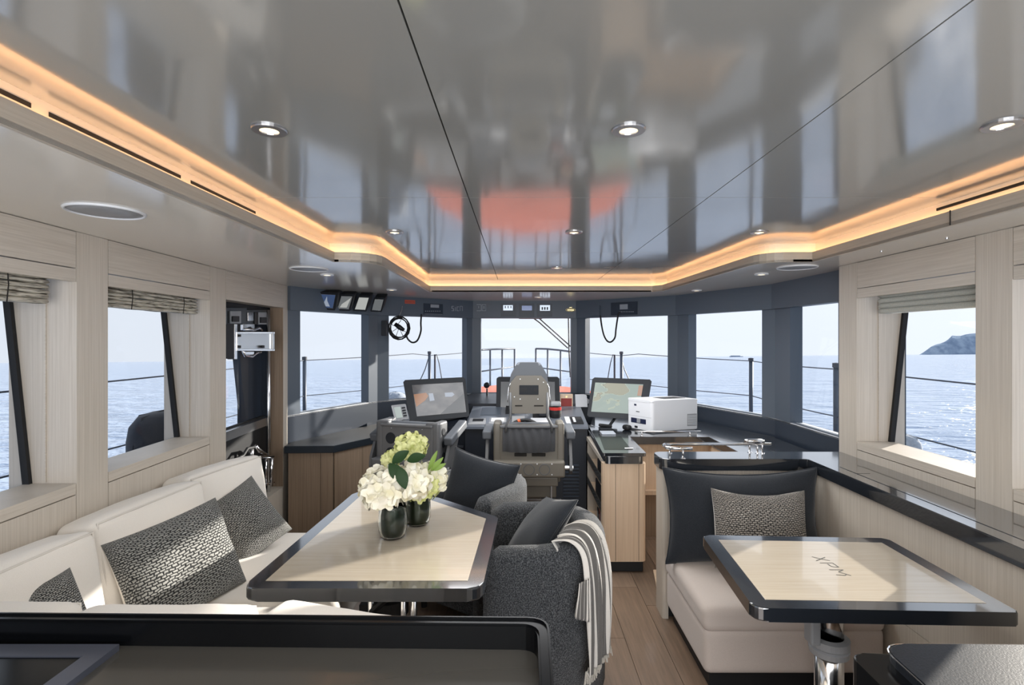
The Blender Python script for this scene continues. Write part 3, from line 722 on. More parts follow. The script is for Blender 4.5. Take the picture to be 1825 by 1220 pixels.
# windscreen wiper outside the centre pane
t = thing('windscreen_wiper', 'black windscreen wiper with double arm outside the centre pane', 'wiper', tuple(px(955, 566, 6.10)))
b = new(); tube(b, [px(950, 566, 6.10), px(962, 575, 6.10), px(1012, 620, 6.10)], .007, 6); tube(b, [px(960, 566, 6.10), px(972, 577, 6.10), px(1017, 617, 6.10)], .007, 6); finish(b, 'arm', 'black', t)
b = new(); tube(b, [px(1013, 560, 6.10), px(1014, 620, 6.10), px(1016.5, 672, 6.10)], .008, 6); finish(b, 'blade', 'black', t)
b = new(); box(b, px(925, 568, 6.10).x, px(966, 568, 6.10).x, 6.06, 6.13, 1.725, 1.80); finish(b, 'motor_box', 'slate_dark', t)
b = new(); tube(b, [px(1040.5, 562, 6.10), px(1042, 640, 6.10), px(1044, 700, 6.10)], .008, 6); tube(b, [px(1040.5, 562, 6.10), px(1046, 560, 6.10), px(1046, 545, 6.12)], .008, 6)
simple(b, 'windscreen_wiper', 'black', 'upright black wiper blade beside the post right of the centre pane', 'wiper')
# ================================================================== SALOON, PORT SIDE
# ---- corner sofa
t = thing('corner_sofa', 'ivory L-shaped corner sofa along the left wall, behind the black-edged dining table', 'sofa', (-1.2, 1.9, 0))
bm = new(); prism(bm, rpoly([(-1.70, 1.16), (-.25, 1.16), (-.25, 1.62), (-.80, 1.62), (-.80, 2.98), (-1.72, 2.98)], [0, .03, .03, .02, .05, 0]), .06, .26, bev=.015); finish(bm, 'base', 'seat_taupe', t, smooth=False)
bm = new(); prism(bm, rpoly([(-1.68, 1.22), (-.30, 1.22), (-.30, 1.58), (-.84, 1.58), (-.84, 2.92), (-1.68, 2.92)], .01, 2), 0, .062); finish(bm, 'plinth', 'black', t)
for x0, x1, y0, y1 in ((-1.70, -.74, 2.16, 2.97), (-1.70, -.74, 1.36, 2.155), (-.735, -.22, 1.36, 1.66)):
    bm = new(); roundbox(bm, x1 - x0 - .004, y1 - y0 - .004, .17, .04, TM(((x0 + x1) / 2, (y0 + y1) / 2, .345)), bulge=(0, 0, .012)); c = finish(bm, 'seat_cushion', 'seat_white', t, smooth=True)
bm = new(); box(bm, -1.68, -.10, 1.13, 1.19, .0, .80); finish(bm, 'back_panel', 'oak_v', t)
# back cushions along the wall: loose, so things of their own
def back_cushion(name_label, W, H, D, mat, seed, crease=.006):
    o = thing('back_cushion', name_label, 'cushion', mat.translation, 0, 'ivory sofa back cushions')
    bm = new(); roundbox(bm, W, D, H, .035, mat, n=10, bulge=(.004, .028, .012), wob=crease, seed=seed); finish(bm, 'cover', 'seat_white', o, smooth=True)
    bm = new(); q = []
    for k in range(8): q.append((-W / 2 + .02 + (W - .04) * k / 8, -H / 2 + .02))
    for k in range(8): q.append((W / 2 - .02, -H / 2 + .02 + (H - .04) * k / 8))
    for k in range(8): q.append((W / 2 - .02 - (W - .04) * k / 8, H / 2 - .012))
    for k in range(8): q.append((-W / 2 + .02, H / 2 - .012 - (H - .04) * k / 8))
    tube(bm, [mat @ Vector((x, -D / 2 + .006, z)) for x, z in q], .0042, 6, closed=True); finish(bm, 'piping', 'piping', o, smooth=True)
    return o
# local -y faces the room (+X); rz=90 turns -y to +x
for y, W, rz, x, lb, sd in [(1.535, .64, 88, -1.525, 'ivory back cushion at the left picture edge, leaning on the left wall', 1),
                            (2.20, .60, 86, -1.545, 'ivory back cushion in the middle of the left wall, behind the large woven pillow', 2),
                            (2.78, .54, 80, -1.555, 'ivory back cushion at the far end of the sofa, beside the steel bracket', 3)]:
    back_cushion(lb, W, .42, .17, TM((x, y, .625), -9, 0, rz), sd)
# cushions of the aft run, seen from behind over the galley rim
for x, W, rz, z, lb, sd in [(-1.375, .46, 184, .603, 'pale cushion top at the left picture edge just behind the black galley rim', 4),
                            (-.905, .455, 181, .600, 'long pale cushion top behind the black galley rim, below the large woven pillow', 5),
                            (-.475, .38, 174, .585, 'pale cushion top sloping down behind the galley rim, left of the table leg', 6)]:
    back_cushion(lb, W, .42, .15, TM((x, 1.32 if z > .59 else 1.33, z), 6, -5 if z < .59 else 0, rz), sd)
back_cushion('small pale cushion corner peeking over the right end of the galley rim', .16, .38, .12, TM((-.075, 1.335, .575), 0, 14, 180), 8)
# patterned pillows
pillow('woven_pillow', 'large charcoal woven pillow leaning on the middle ivory cushion of the sofa', 'pillow', TM((-1.345, 2.12, .600), -22, -5, 70), .47, .39, .15, 'knit', 'seat_white', 'woven sofa pillows', 1, pinch=.05)
pillow('woven_pillow', 'charcoal woven pillow standing at the far end of the sofa beside the table corner', 'pillow', TM((-1.365, 2.66, .585), -26, -26, 52), .30, .35, .13, 'knit', 'seat_white', 'woven sofa pillows', 2, pinch=.05)
pillow('woven_pillow', 'small dark pillow half hidden behind the black galley rim at the left', 'pillow', TM((-1.40, 1.60, .60), -14, -14, 60), .20, .34, .11, 'knit', 'seat_white', 'woven sofa pillows', 3, pinch=.05)

# ---- dining table
Tz = .72
outl = [(-.870, 1.665), (-.115, 1.665), (-.090, 2.33), (-.40, 2.62), (-.835, 2.735)]
t = thing('dining_table', 'dining table with pale oak inlay and black edge, flowers on it', 'table', (-.47, 2.15, 0))
bm = new(); prism(bm, rpoly(outl, [.05, .05, .04, .08, .05]), Tz - .042, Tz, bev=.006, seg=3); finish(bm, 'table_edge', 'black_top', t)
def inset(poly, d): return [tuple(p) for p in offs(poly, -d)]
bm = new(); prism(bm, inset(outl, .052), Tz - .01, Tz + .0012); finish(bm, 'inlay', 'oak_inlay', t)
bm = new(); tube(bm, [(-.50, 2.05, .02), (-.50, 2.05, .40)], .055, 20); tube(bm, [(-.50, 2.05, .40), (-.50, 2.05, Tz - .04)], .045, 20); finish(bm, 'pedestal', 'chrome', t, smooth=True)
bm = new(); lathe(bm, [(0, 0), (.17, 0), (.17, .012), (.06, .03), (0, .03)], (-.50, 2.05, 0), 28); finish(bm, 'foot_plate', 'steel', t)
for dx in (-.055, .065, .105):
    bm = new(); tube(bm, [(-.50 + dx, 2.0, .03), (-.50 + dx, 2.0, Tz - .045)], .012, 10); finish(bm, 'guide_rod', 'chrome', t, smooth=True)
bm = new(); lathe(bm, [(.056, 0), (.075, .01), (.075, .07), (.056, .08)], (-.50, 2.05, .44), 20); box(bm, -.60, -.55, 2.0, 2.06, .45, .50); tube(bm, [(-.55, 1.985, .48), (-.47, 1.96, .56), (-.42, 1.97, .60)], .012, 8); finish(bm, 'clamp', 'black', t)

# ---- glass vases with hydrangeas
def vase(name, label, c, r, h, fill, stems_m):
    t = thing(name, label, 'vase', c)
    bm = new(); w_ = .003
    prof = [(0, 0), (r * .62, 0), (r * .86, h * .07), (r * .98, h * .25), (r, h * .45), (r * .93, h * .8), (r * .84, h),
            (r * .84 - w_, h), (r * .93 - w_, h * .8), (r - w_, h * .45), (r * .98 - w_, h * .26), (r * .84 - w_, h * .10), (r * .6, .006), (0, .006)]
    lathe(bm, prof, c, 32); finish(bm, 'glass', 'vase_glass', t, smooth=True)
    bm = new(); rf = r * fill
    lathe(bm, [(0, .008), (rf * .7, .008), (rf * .92, h * .10), (rf, h * .3), (rf, h * .6), (rf * .8, h * .93), (0, h * .95)], c, 20); finish(bm, 'leaf_lining', stems_m, t, smooth=True)
    for k in range(6):
        a = k * 1.05; bm = new(); tube(bm, [(c[0] + .012 * math.cos(a), c[1] + .012 * math.sin(a), c[2] + h * .5), (c[0] + .02 * math.cos(a), c[1] + .02 * math.sin(a), c[2] + h + .03)], .003, 5); finish(bm, 'stem', 'leaf', t)
    return t
def flower_head(t, c, r, nf, m, ps=.023, seed=0, name='flower_head', squash=.85):
    rnd = random.Random(seed); bm = new()
    for i in range(nf):
        z = 1 - 2 * (i + .5) / nf
        if z < -.75: continue
        a = i * 2.39996; rr = math.sqrt(1 - z * z); d = Vector((rr * math.cos(a), rr * math.sin(a), z * squash))
        p = Vector(c) + d * r * rnd.uniform(.84, 1.04); dn = (d + Vector((rnd.uniform(-.35, .35), rnd.uniform(-.35, .35), rnd.uniform(-.3, .3)))).normalized()
        u = dn.orthogonal().normalized(); v = dn.cross(u); ph = rnd.uniform(0, 6.28)
        for k in range(4):
            b0 = ph + k * math.pi / 2; s = ps * rnd.uniform(.8, 1.15)
            dr = u * math.cos(b0) + v * math.sin(b0); sd = dn.cross(dr); up = rnd.uniform(.05, .4)
            q = [p, p + dr * s * .5 + sd * s * .5 + dn * s * up * .5, p + dr * s * 1.05 + sd * s * .32 + dn * s * up, p + dr * s * 1.12 + dn * s * up * 1.25, p + dr * s * 1.05 - sd * s * .32 + dn * s * up, p + dr * s * .5 - sd * s * .5 + dn * s * up * .5]
            mid = bm.verts.new(p + dr * s * .6 + dn * s * up * .35); vs_ = [bm.verts.new(x) for x in q]
            for j in range(6): bm.faces.new([mid, vs_[j], vs_[(j + 1) % 6]])
    lathe(bm, [(0, -r * .5), (r * .6, -r * .3), (r * .78, 0), (r * .6, r * .5), (0, r * .68)], c, 14)
    o = finish(bm, name, m, t, smooth=True); o['kind'] = 'stuff'; return o
def leaf(t, base, d, up, L, W, m, curl=.25, name='leaf'):
    bm = new(); d = Vector(d).normalized(); up = Vector(up).normalized(); sd = d.cross(up).normalized(); up = sd.cross(d); rows = []
    for i in range(9):
        u = i / 8; w_ = W / 2 * math.sin(math.pi * min(1, u * .96 + .02)) ** .8; p = Vector(base) + d * L * u - up * curl * L * u * u
        rows.append([bm.verts.new(p - sd * w_ + up * w_ * .25), bm.verts.new(p), bm.verts.new(p + sd * w_ + up * w_ * .25)])
    for a, c in zip(rows, rows[1:]):
        for k in range(2): bm.faces.new([a[k], a[k + 1], c[k + 1], c[k]])
    finish(bm, name, m, t, smooth=True)
v1 = vase('flower_vase', 'round glass vase with white hydrangeas and dark leaves inside, front of the pair', (-.495, 2.09, Tz + .0012), .057, .145, .80, 'stem')
flower_head(v1, (-.525, 2.075, Tz + .195), .086, 62, 'petal_white', .034, 1)
flower_head(v1, (-.43, 2.11, Tz + .21), .068, 40, 'petal_white', .034, 2)
leaf(v1, (-.46, 2.04, Tz + .29), (.35, -.4, -.75), (.2, -.9, .3), .085, .046, 'dark_leaf'); leaf(v1, (-.50, 2.05, Tz + .30), (.5, -.3, -.45), (0, -.9, .3), .10, .05, 'dark_leaf')
leaf(v1, (-.49, 2.06, Tz + .30), (.6, -.1, .5), (0, -.9, .4), .075, .042, 'dark_leaf'); leaf(v1, (-.43, 2.05, Tz + .31), (.6, -.1, .25), (0, -.8, .5), .07, .04, 'dark_leaf')
v2 = vase('flower_vase', 'second glass vase with lime-green hydrangeas, behind the first', (-.425, 2.235, Tz + .0012), .055, .14, .88, 'stem2')
flower_head(v2, (-.405, 2.20, Tz + .175), .075, 70, 'petal_green', .022, 3)
flower_head(v2, (-.45, 2.23, Tz + .325), .062, 60, 'petal_green', .024, 4)
flower_head(v2, (-.375, 2.25, Tz + .19), .062, 26, 'petal_white', .034, 5)
flower_head(v2, (-.535, 2.24, Tz + .275), .038, 40, 'petal_green', .014, 6)
for k in range(3): leaf(v2, (-.375 + .01 * k, 2.2, Tz + .235), (.45 + .3 * k, 0, 1 - .2 * k), (0, -1, .2), .09 - .015 * k, .02, 'leaf', .05)

# ---- tub armchairs
def tub(name, label, loc, rz, w=.66, d=.52, th=.11, zt=.70, group='charcoal boucle tub chairs'):
    t = thing(name, label, 'armchair', loc, R(rz), group)
    hw = w / 2 - th / 2; path = []
    yb = d / 2 - th / 2; rc = min(hw, .235)
    path = [Vector((-hw, -d / 2 + .0)), Vector((-hw, -d / 2 + .06)), Vector((-hw, yb - rc))]
    for k in range(1, 9): a = math.pi - k * math.pi / 2 / 8; path.append(Vector((-hw + rc + rc * math.cos(a), yb - rc + rc * math.sin(a))))
    path += [Vector((0, yb))]
    path += [Vector((-p.x, p.y)) for p in path[:-1][::-1]]
    n = len(path); bm = new(); rings = []
    for i, p in enumerate(path):
        tg = (path[min(n - 1, i + 1)] - path[max(0, i - 1)]).normalized(); nr = Vector((-tg.y, tg.x))
        u = abs(i - (n - 1) / 2) / ((n - 1) / 2); z1 = zt + .018 * (1 - u ** 3) - (.0 if 0 < i < n - 1 else .035)
        z0 = .09; s = 1.0 if 0 < i < n - 1 else .62
        sec = []
        for k in range(9): a = math.pi * k / 8; sec.append((math.cos(a) * th / 2 * s, z1 - th * .38 + math.sin(a) * th * .38))
        sec += [(-th / 2 * s, (z0 + z1) / 2), (-th / 2 * s * .95, z0), (th / 2 * s * .95, z0), (th / 2 * s, (z0 + z1) / 2)]
        rings.append([bm.verts.new((p.x + nr.x * a, p.y + nr.y * a, z)) for a, z in sec])
    m = len(rings[0])
    for a, c in zip(rings, rings[1:]):
        for k in range(m): bm.faces.new([a[k], a[(k + 1) % m], c[(k + 1) % m], c[k]])
    bm.faces.new(rings[0]); bm.faces.new(rings[-1])
    finish(bm, 'tub_shell', 'boucle', t, smooth=True, world=False)
    bm = new(); roundbox(bm, w - 2 * th - .004, d - th - .01, .17, .04, TM((0, -th / 2 + .0, .375)), bulge=(0, 0, .02)); finish(bm, 'seat_cushion', 'boucle', t, smooth=True, world=False)
    bm = new(); box(bm, -w / 2 + th, w / 2 - th, -d / 2 + .03, d / 2 - th, .09, .29); finish(bm, 'seat_base', 'boucle', t, world=False)
    for sx in (-1, 1):
        for sy in (-1, 1):
            bm = new(); lathe(bm, [(0, 0), (.016, 0), (.02, .095), (0, .095)], (sx * (w / 2 - .09), sy * (d / 2 - .09), 0), 10); finish(bm, 'foot', 'black', t, world=False)
    return t
tub('tub_armchair', 'near charcoal boucle tub chair with a striped throw over its back', (.115, 2.31, 0), -90, .66, .50, .115, .70)
tub('tub_armchair', 'far charcoal boucle tub chair turned towards the dining table, before the helm seat', (-.25, 3.02, 0), -35, .60, .56, .10, .70)
pillow('dark_cushion', 'navy-charcoal square cushion standing on the far tub chair', 'cushion', TM((-.235, 2.98, .635), -16, 9, -25), .42, .42, .14, 'char_fabric', 'char_fabric', 'plain dark cushions on the tub chairs', 11, pinch=.09, pipe='char_fabric')
pillow('dark_cushion', 'charcoal linen cushion lying tilted on the near tub chair beside the throw', 'cushion', TM((.075, 2.36, .625), -42, -14, -72), .38, .40, .13, 'char_fabric', 'char_fabric', 'plain dark cushions on the tub chairs', 12, pinch=.06, pipe='char_fabric')

# ---- striped throw over the near chair: a folded sheet that follows the chair back and hangs to the floor
thr = thing('striped_throw', 'grey and white striped knitted throw hanging over the near tub chair', 'blanket', (.34, 2.1, .1))
def sheet(keys, nu, nv, amp, seed):
    """keys: list of (left point, right point) along the length; returns bm with UV (u across, v along)"""
    bm = bmesh.new(); uvl = bm.loops.layers.uv.new('UVMap'); g = {}
    K = len(keys) - 1
    def cr(i, f, s):
        p = [Vector(keys[max(0, min(K, i + o))][s]) for o in (-1, 0, 1, 2)]
        return .5 * ((2 * p[1]) + (p[2] - p[0]) * f + (2 * p[0] - 5 * p[1] + 4 * p[2] - p[3]) * f * f + (3 * p[1] - p[0] - 3 * p[2] + p[3]) * f ** 3)
    for j in range(nv + 1):
        q = j / nv * K; i = min(K - 1, int(q)); f = q - i; L, Rr = cr(i, f, 0), cr(i, f, 1)
        q2 = min(K, q + .05); i2 = min(K - 1, int(q2)); tg = (cr(i2, q2 - i2, 0) + cr(i2, q2 - i2, 1)) - (L + Rr)
        nn = (Rr - L).cross(tg); nn = nn.normalized() if nn.length > 1e-6 else Vector((0, 0, 1))
        if nn.dot(Vector((.5, -.6, .6))) < 0: nn = -nn
        for k in range(nu + 1):
            u = k / nu; a = amp * min(1, q / 1.2 + .25)
            wv = a * (.5 + .5 * math.sin(u * 19 + math.sin(q * .8 + seed) * .7)) + a * .4 * math.sin(u * 41 + seed + q)
            g[k, j] = (bm.verts.new(L.lerp(Rr, u) + nn * (wv + .004)), (u, j / nv))
    for j in range(nv):
        for k in range(nu):
            c = [g[k, j], g[k + 1, j], g[k + 1, j + 1], g[k, j + 1]]; f = bm.faces.new([x[0] for x in c])
            for lp, x in zip(f.loops, c): lp[uvl].uv = x[1]
    ends_ = [g[k, nv][0].co.copy() for k in range(nu + 1)]
    return bm, ends_
keys = [((.125, 2.05, .665), (.17, 2.24, .60)), ((.13, 2.00, .722), (.215, 2.22, .715)), ((.19, 1.995, .728), (.290, 2.20, .737)), ((.228, 1.985, .690), (.335, 2.165, .690)), ((.240, 1.968, .60), (.355, 2.11, .58)),
        ((.244, 1.955, .45), (.356, 2.08, .45)), ((.246, 1.955, .34), (.354, 2.08, .36)), ((.246, 1.955, .255), (.352, 2.085, .30))]
bm, en = sheet(keys, 44, 60, .014, 1.0); fo = finish(bm, 'throw_cloth', 'throw', thr, smooth=True, uv=True)
sm = fo.modifiers.new('thickness', 'SOLIDIFY'); sm.thickness = .005; sm.offset = 1
bm = new(); rnd = random.Random(4)
for p in en:
    for q in range(3):
        d = Vector((rnd.uniform(-.01, .01), rnd.uniform(-.012, .006), 0)); p0 = p + Vector((rnd.uniform(-.002, .002), 0, .004))
        tube(bm, [p0, p0 + d * .5 + Vector((0, 0, -.016)), p0 + d + Vector((0, 0, -.036 - rnd.random() * .012))], .0022, 4)
f2 = finish(bm, 'fringe', 'throw_fringe', thr); f2['kind'] = 'stuff'
bm, en = sheet([((.222, 1.967, .60), (.262, 1.962, .62)), ((.212, 1.960, .52), (.262, 1.957, .52)), ((.206, 1.957, .475), (.262, 1.955, .465))], 12, 14, .010, 2.0)
fo = finish(bm, 'throw_flap', 'throw', thr, smooth=True, uv=True); sm = fo.modifiers.new('thickness', 'SOLIDIFY'); sm.thickness = .005
# ================================================================== SALOON, STARBOARD SIDE
ZW = .86                                                          # black worktop ledge height
# ---- partition + ledge
bm = new(); P_ = rpoly([(.757, 2.835), (1.535, 2.835), (1.535, -.9), (1.822, -.9), (1.822, 3.02), (.757, 3.02)], [.05, .012, 0, 0, 0, .04])
prism(bm, P_, ZW - .062, ZW, bev=.005, seg=2)
ledge = simple(bm, 'worktop_ledge', 'black_top', 'glossy black L-shaped ledge along the right wall and behind the bench', 'worktop')
bm = new(); prism(bm, [(1.60, .9), (1.815, .9), (1.815, 2.66), (1.60, 2.66)], ZW + .0002, ZW + .0018); finish(bm, 'access_flap', 'black_top', ledge)
bm = new(); prism(bm, [(1.60, 2.52), (1.66, 2.52), (1.66, 2.523), (1.60, 2.523)], ZW + .0015, ZW + .0024); finish(bm, 'flap_seam', 'gap', ledge)
part = thing('partition', 'bleached oak partition behind the bench, carrying the black ledge', 'partition', (1.15, 2.93, 0))
bm = new(); prism(bm, rpoly([(.775, 2.86), (1.56, 2.86), (1.56, 2.99), (.775, 2.99)], [.035, 0, 0, .035]), .10, ZW - .062); finish(bm, 'partition_panel', 'oak_v', part)
bm = new(); prism(bm, [(.80, 2.88), (1.54, 2.88), (1.54, 2.97), (.80, 2.97)], 0, .10); finish(bm, 'plinth', 'black', part)
bm = new(); prism(bm, rpoly([(.768, 2.855), (.80, 2.855), (.80, 2.995), (.768, 2.995)], [.014, 0, 0, .014]), 0.0, ZW - .062); finish(bm, 'end_post', 'oak_v', part)
cas = thing('wall_casing', 'bleached oak casing below the black ledge along the right wall', 'casing', (1.68, 1.0, 0))
for y0, y1 in ((-.9, .55), (.55, 1.62), (1.62, 2.60), (2.60, 2.858)):
    bm = new(); box(bm, 1.562, 1.585, y0 + .0015, y1 - .0015, .345, ZW - .062); finish(bm, 'upper_board', 'oak_v', cas)
    bm = new(); box(bm, 1.562, 1.585, y0 + .0015, y1 - .0015, .09, .342); finish(bm, 'lower_board', 'oak_v', cas)
bm = new(); box(bm, 1.586, 1.80, -.9, 2.85, 0, ZW - .063); finish(bm, 'carcass', 'gap', cas)
# chrome fiddle rails on the ledge
def rail(name, label, pts, posts, r=.009, z0=ZW, grp='polished fiddle rails', m='chrome'):
    t = thing(name, label, 'rail', (posts[0][0], posts[0][1], z0), 0, grp)
    bm = new(); tube(bm, pts, r, 10); finish(bm, 'bar', m, t, smooth=True)
    for p in posts:
        bm = new(); tube(bm, [(p[0], p[1], z0), (p[0], p[1], p[2])], .005, 8); finish(bm, 'post', m, t, smooth=True)
        bm = new(); disc(bm, (p[0], p[1], z0), .012, .004, 14); finish(bm, 'post_foot', m, t)
zr = ZW + .05
rail('fiddle_rail', 'long polished steel fiddle rail on the black ledge above the dark bench cushion',
     [(.93, 2.86, zr), (.86, 2.86, zr), (.815, 2.868, zr), (.80, 2.89, zr), (.80, 2.95, zr), (.815, 2.975, zr), (.86, 2.985, zr), (1.41, 2.985, zr)][::-1],
     [(.88, 2.86, zr), (.845, 2.985, zr), (1.335, 2.985, zr)])
rail('fiddle_rail', 'short bent polished rail at the right end of the ledge rail', [(1.37, 2.975, zr + .016), (1.29, 2.99, zr + .016), (1.275, 3.0, zr + .016), (1.285, 3.01, zr + .016), (1.375, 3.01, zr + .016)], [(1.30, 3.005, zr + .016), (1.36, 2.98, zr + .016)])
# ---- bench
t = thing('corner_bench', 'pale taupe upholstered bench seat in the right corner with a thick seat cushion', 'bench', (1.15, 2.5, 0))
bm = new(); roundbox(bm, .765, .60, .195, .03, TM((1.165, 2.545, .1775)), bulge=(0, 0, 0)); finish(bm, 'base', 'seat_taupe', t, smooth=True)
bm = new(); roundbox(bm, .775, .61, .115, .035, TM((1.163, 2.543, .315)), n=8, bulge=(0, 0, .012)); finish(bm, 'seat_cushion', 'seat_taupe', t, smooth=True)
bm = new(); box(bm, .82, 1.54, 2.30, 2.83, 0, .08); finish(bm, 'plinth', 'black', t)
pillow('bench_cushion', 'large charcoal linen cushion against the partition on the bench', 'cushion', TM((1.14, 2.72, .60), -7, 0, 0), .80, .475, .20, 'char_fabric', 'char_fabric', None, 21, sag=.02, pinch=.085, pipe='char_fabric', crease=.03)
pillow('knit_pillow', 'small grey-beige chunky knit pillow in front of the large charcoal bench cushion', 'pillow', TM((1.145, 2.53, .60), -12, 2, 2), .46, .36, .15, 'knit2', 'seat_white', None, 22, sag=.02, pinch=.06)
# ---- right table
Tz2 = .735
o2 = [(.665, 1.515), (1.385, 1.495), (1.415, 2.045), (.712, 2.075)]
t = thing('bench_table', 'small table with pale inlay and black edge on a steel pedestal, before the bench', 'table', (1.03, 1.8, 0))
bm = new(); prism(bm, rpoly([(.668, 1.515), (1.40, 1.490), (1.41, 2.045), (.712, 2.078)], [.04, .01, .02, .03]), Tz2 - .04, Tz2, bev=.005, seg=2); finish(bm, 'table_edge', 'black_top', t)
bm = new(); prism(bm, inset([(.668, 1.515), (1.40, 1.490), (1.41, 2.045), (.712, 2.078)], .05), Tz2 - .01, Tz2 + .001); finish(bm, 'inlay', 'oak_inlay', t)
cx, cy = 1.035, 1.78
bm = new(); tube(bm, [(cx, cy, .0), (cx, cy, .505)], .044, 28); finish(bm, 'pedestal', 'chrome', t, smooth=True)
bm = new(); tube(bm, [(cx + .004, cy, .48), (cx + .004, cy, Tz2 - .04)], .040, 28); finish(bm, 'inner_column', 'chrome', t, smooth=True)
bm = new(); tube(bm, [(cx - .05, cy - .02, .53), (cx - .05, cy - .02, Tz2 - .04)], .008, 10); finish(bm, 'guide_rod', 'chrome', t, smooth=True)
bm = new(); lathe(bm, [(.044, 0), (.060, .003), (.062, .022), (.055, .027), (.062, .032), (.062, .055), (.044, .060)], (cx, cy, .450), 28); bevbox(bm, cx - .080, cx - .048, cy - .04, cy + .01, .495, .575, .006); finish(bm, 'clamp_collar', 'grey_plastic', t, smooth=False)
bm = new(); lathe(bm, [(0, 0), (.16, 0), (.16, .01), (.05, .03), (0, .03)], (cx, cy, 0), 28); finish(bm, 'foot_plate', 'steel', t)
# shadow of letters, painted as dark strokes on the table top
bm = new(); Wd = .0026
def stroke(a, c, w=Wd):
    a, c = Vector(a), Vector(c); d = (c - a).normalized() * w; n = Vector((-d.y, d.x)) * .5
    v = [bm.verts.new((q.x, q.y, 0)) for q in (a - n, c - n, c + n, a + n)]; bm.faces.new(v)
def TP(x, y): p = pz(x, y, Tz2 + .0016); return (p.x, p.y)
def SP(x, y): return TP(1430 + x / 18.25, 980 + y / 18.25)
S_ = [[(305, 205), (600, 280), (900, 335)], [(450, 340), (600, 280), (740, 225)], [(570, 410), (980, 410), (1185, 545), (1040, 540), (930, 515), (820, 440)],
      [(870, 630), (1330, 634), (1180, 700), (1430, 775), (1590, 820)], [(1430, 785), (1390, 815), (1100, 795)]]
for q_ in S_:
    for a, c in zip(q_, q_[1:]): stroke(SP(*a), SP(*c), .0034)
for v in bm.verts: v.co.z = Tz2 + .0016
finish(bm, 'painted_letter_shadow', 'black', t)

# ================================================================== GALLEY WORKTOPS IN THE FOREGROUND
g1 = thing('galley_island', 'black galley worktop with a raised rim across the lower left foreground', 'worktop', (-.8, .8, 0))
bm = new(); prism(bm, rpoly([(-1.60, .52), (.045, .52), (.045, 1.075), (-1.60, 1.09)], [0, .02, .05, 0]), .84, .88, bev=.003); finish(bm, 'top', 'galley', g1)
A_ = rpoly([(-1.60, .50), (.052, .50), (.060, 1.085), (-1.60, 1.112)], [0, .01, .045, 0]); I_ = rpoly([(-1.585, .515), (.030, .515), (.036, 1.062), (-1.585, 1.09)], [0, .01, .035, 0])
bm = new(); ring(bm, A_, I_, .84, .930); bmesh.ops.bevel(bm, geom=[e for e in bm.edges if e.verts[0].co.z > .92 and e.verts[1].co.z > .92 and len(e.link_faces) == 2 and abs(e.link_faces[0].normal.dot(e.link_faces[1].normal)) < .3], offset=.004, segments=2, affect='EDGES'); finish(bm, 'rim', 'black_lacquer', g1)
bm = new(); box(bm, -1.58, .03, .53, 1.06, .10, .84); finish(bm, 'cabinet', 'oak_v', g1)
bm = new(); box(bm, -1.58, .0, .56, 1.03, 0, .10); finish(bm, 'plinth', 'black', g1)
hob = thing('hob', 'black glass hob with a sloping grey metal frame in the lower left corner', 'hob', (-1.15, .9, .88))
HB = [(-1.45, .55), (-.795, .55), (-.795, 1.06), (-1.45, 1.06)]
bm = new(); ring(bm, HB, inset(HB, .040), .8801, .893); finish(bm, 'frame', 'hob_frame', hob)
bm = new(); prism(bm, inset(HB, .038), .8801, .890); finish(bm, 'glass_plate', 'black_gloss', hob)
g2 = thing('galley_side_cabinet', 'black topped galley cabinet with rounded corner at the lower right', 'cabinet', (1.1, .85, 0))
bm = new(); prism(bm, rpoly([(.70, .35), (1.52, .35), (1.52, 1.075), (.735, 1.085)], [.0, 0, 0, .05]), .845, .88, bev=.004); finish(bm, 'top', 'black_leather', g2)
bm = new(); prism(bm, rpoly([(.712, .36), (1.51, .36), (1.51, 1.065), (.747, 1.073)], [0, 0, 0, .045]), .05, .845); finish(bm, 'body', 'black_lacquer', g2)
bm = new(); prism(bm, rpoly([(.655, .40), (.76, .40), (.76, 1.088), (.672, 1.09)], [.0, 0, .0, .03]), .05, .858, bev=.004); finish(bm, 'side_shelf', 'black_lacquer', g2)
bm = new(); box(bm, .74, 1.5, .4, 1.04, 0, .05); finish(bm, 'plinth', 'black', g2)
bm = new(); q = rpoly([(.70, .35), (1.52, .35), (1.52, 1.077), (.733, 1.087)], [.0, 0, 0, .05]); q = [p for p in q if p[1] > .4]; tube(bm, [(p[0], p[1], .8775) for p in [(.703, .45)] + q[::-1] if True], .0016, 6); finish(bm, 'edge_trim', 'chrome', g2)
M['smoke'] = plain('smoked_acrylic', srgb(70, 68, 64), .15); M['steel_plate'] = plain('satin_steel_plate', (.62, .64, .65, 1), .28, metal=.9); M['dark_plate'] = plain('dark_steel_plate', srgb(84, 88, 92), .35, metal=.6); M['navy'] = plain('navy_panel', srgb(32, 38, 66), .4)
M['red_card'] = plain('dark_red_card', srgb(140, 52, 48), .6); M['brass'] = plain('brass', (.75, .6, .3, 1), .3, metal=1); M['paper'] = plain('white_paper', srgb(196, 198, 202), .7)
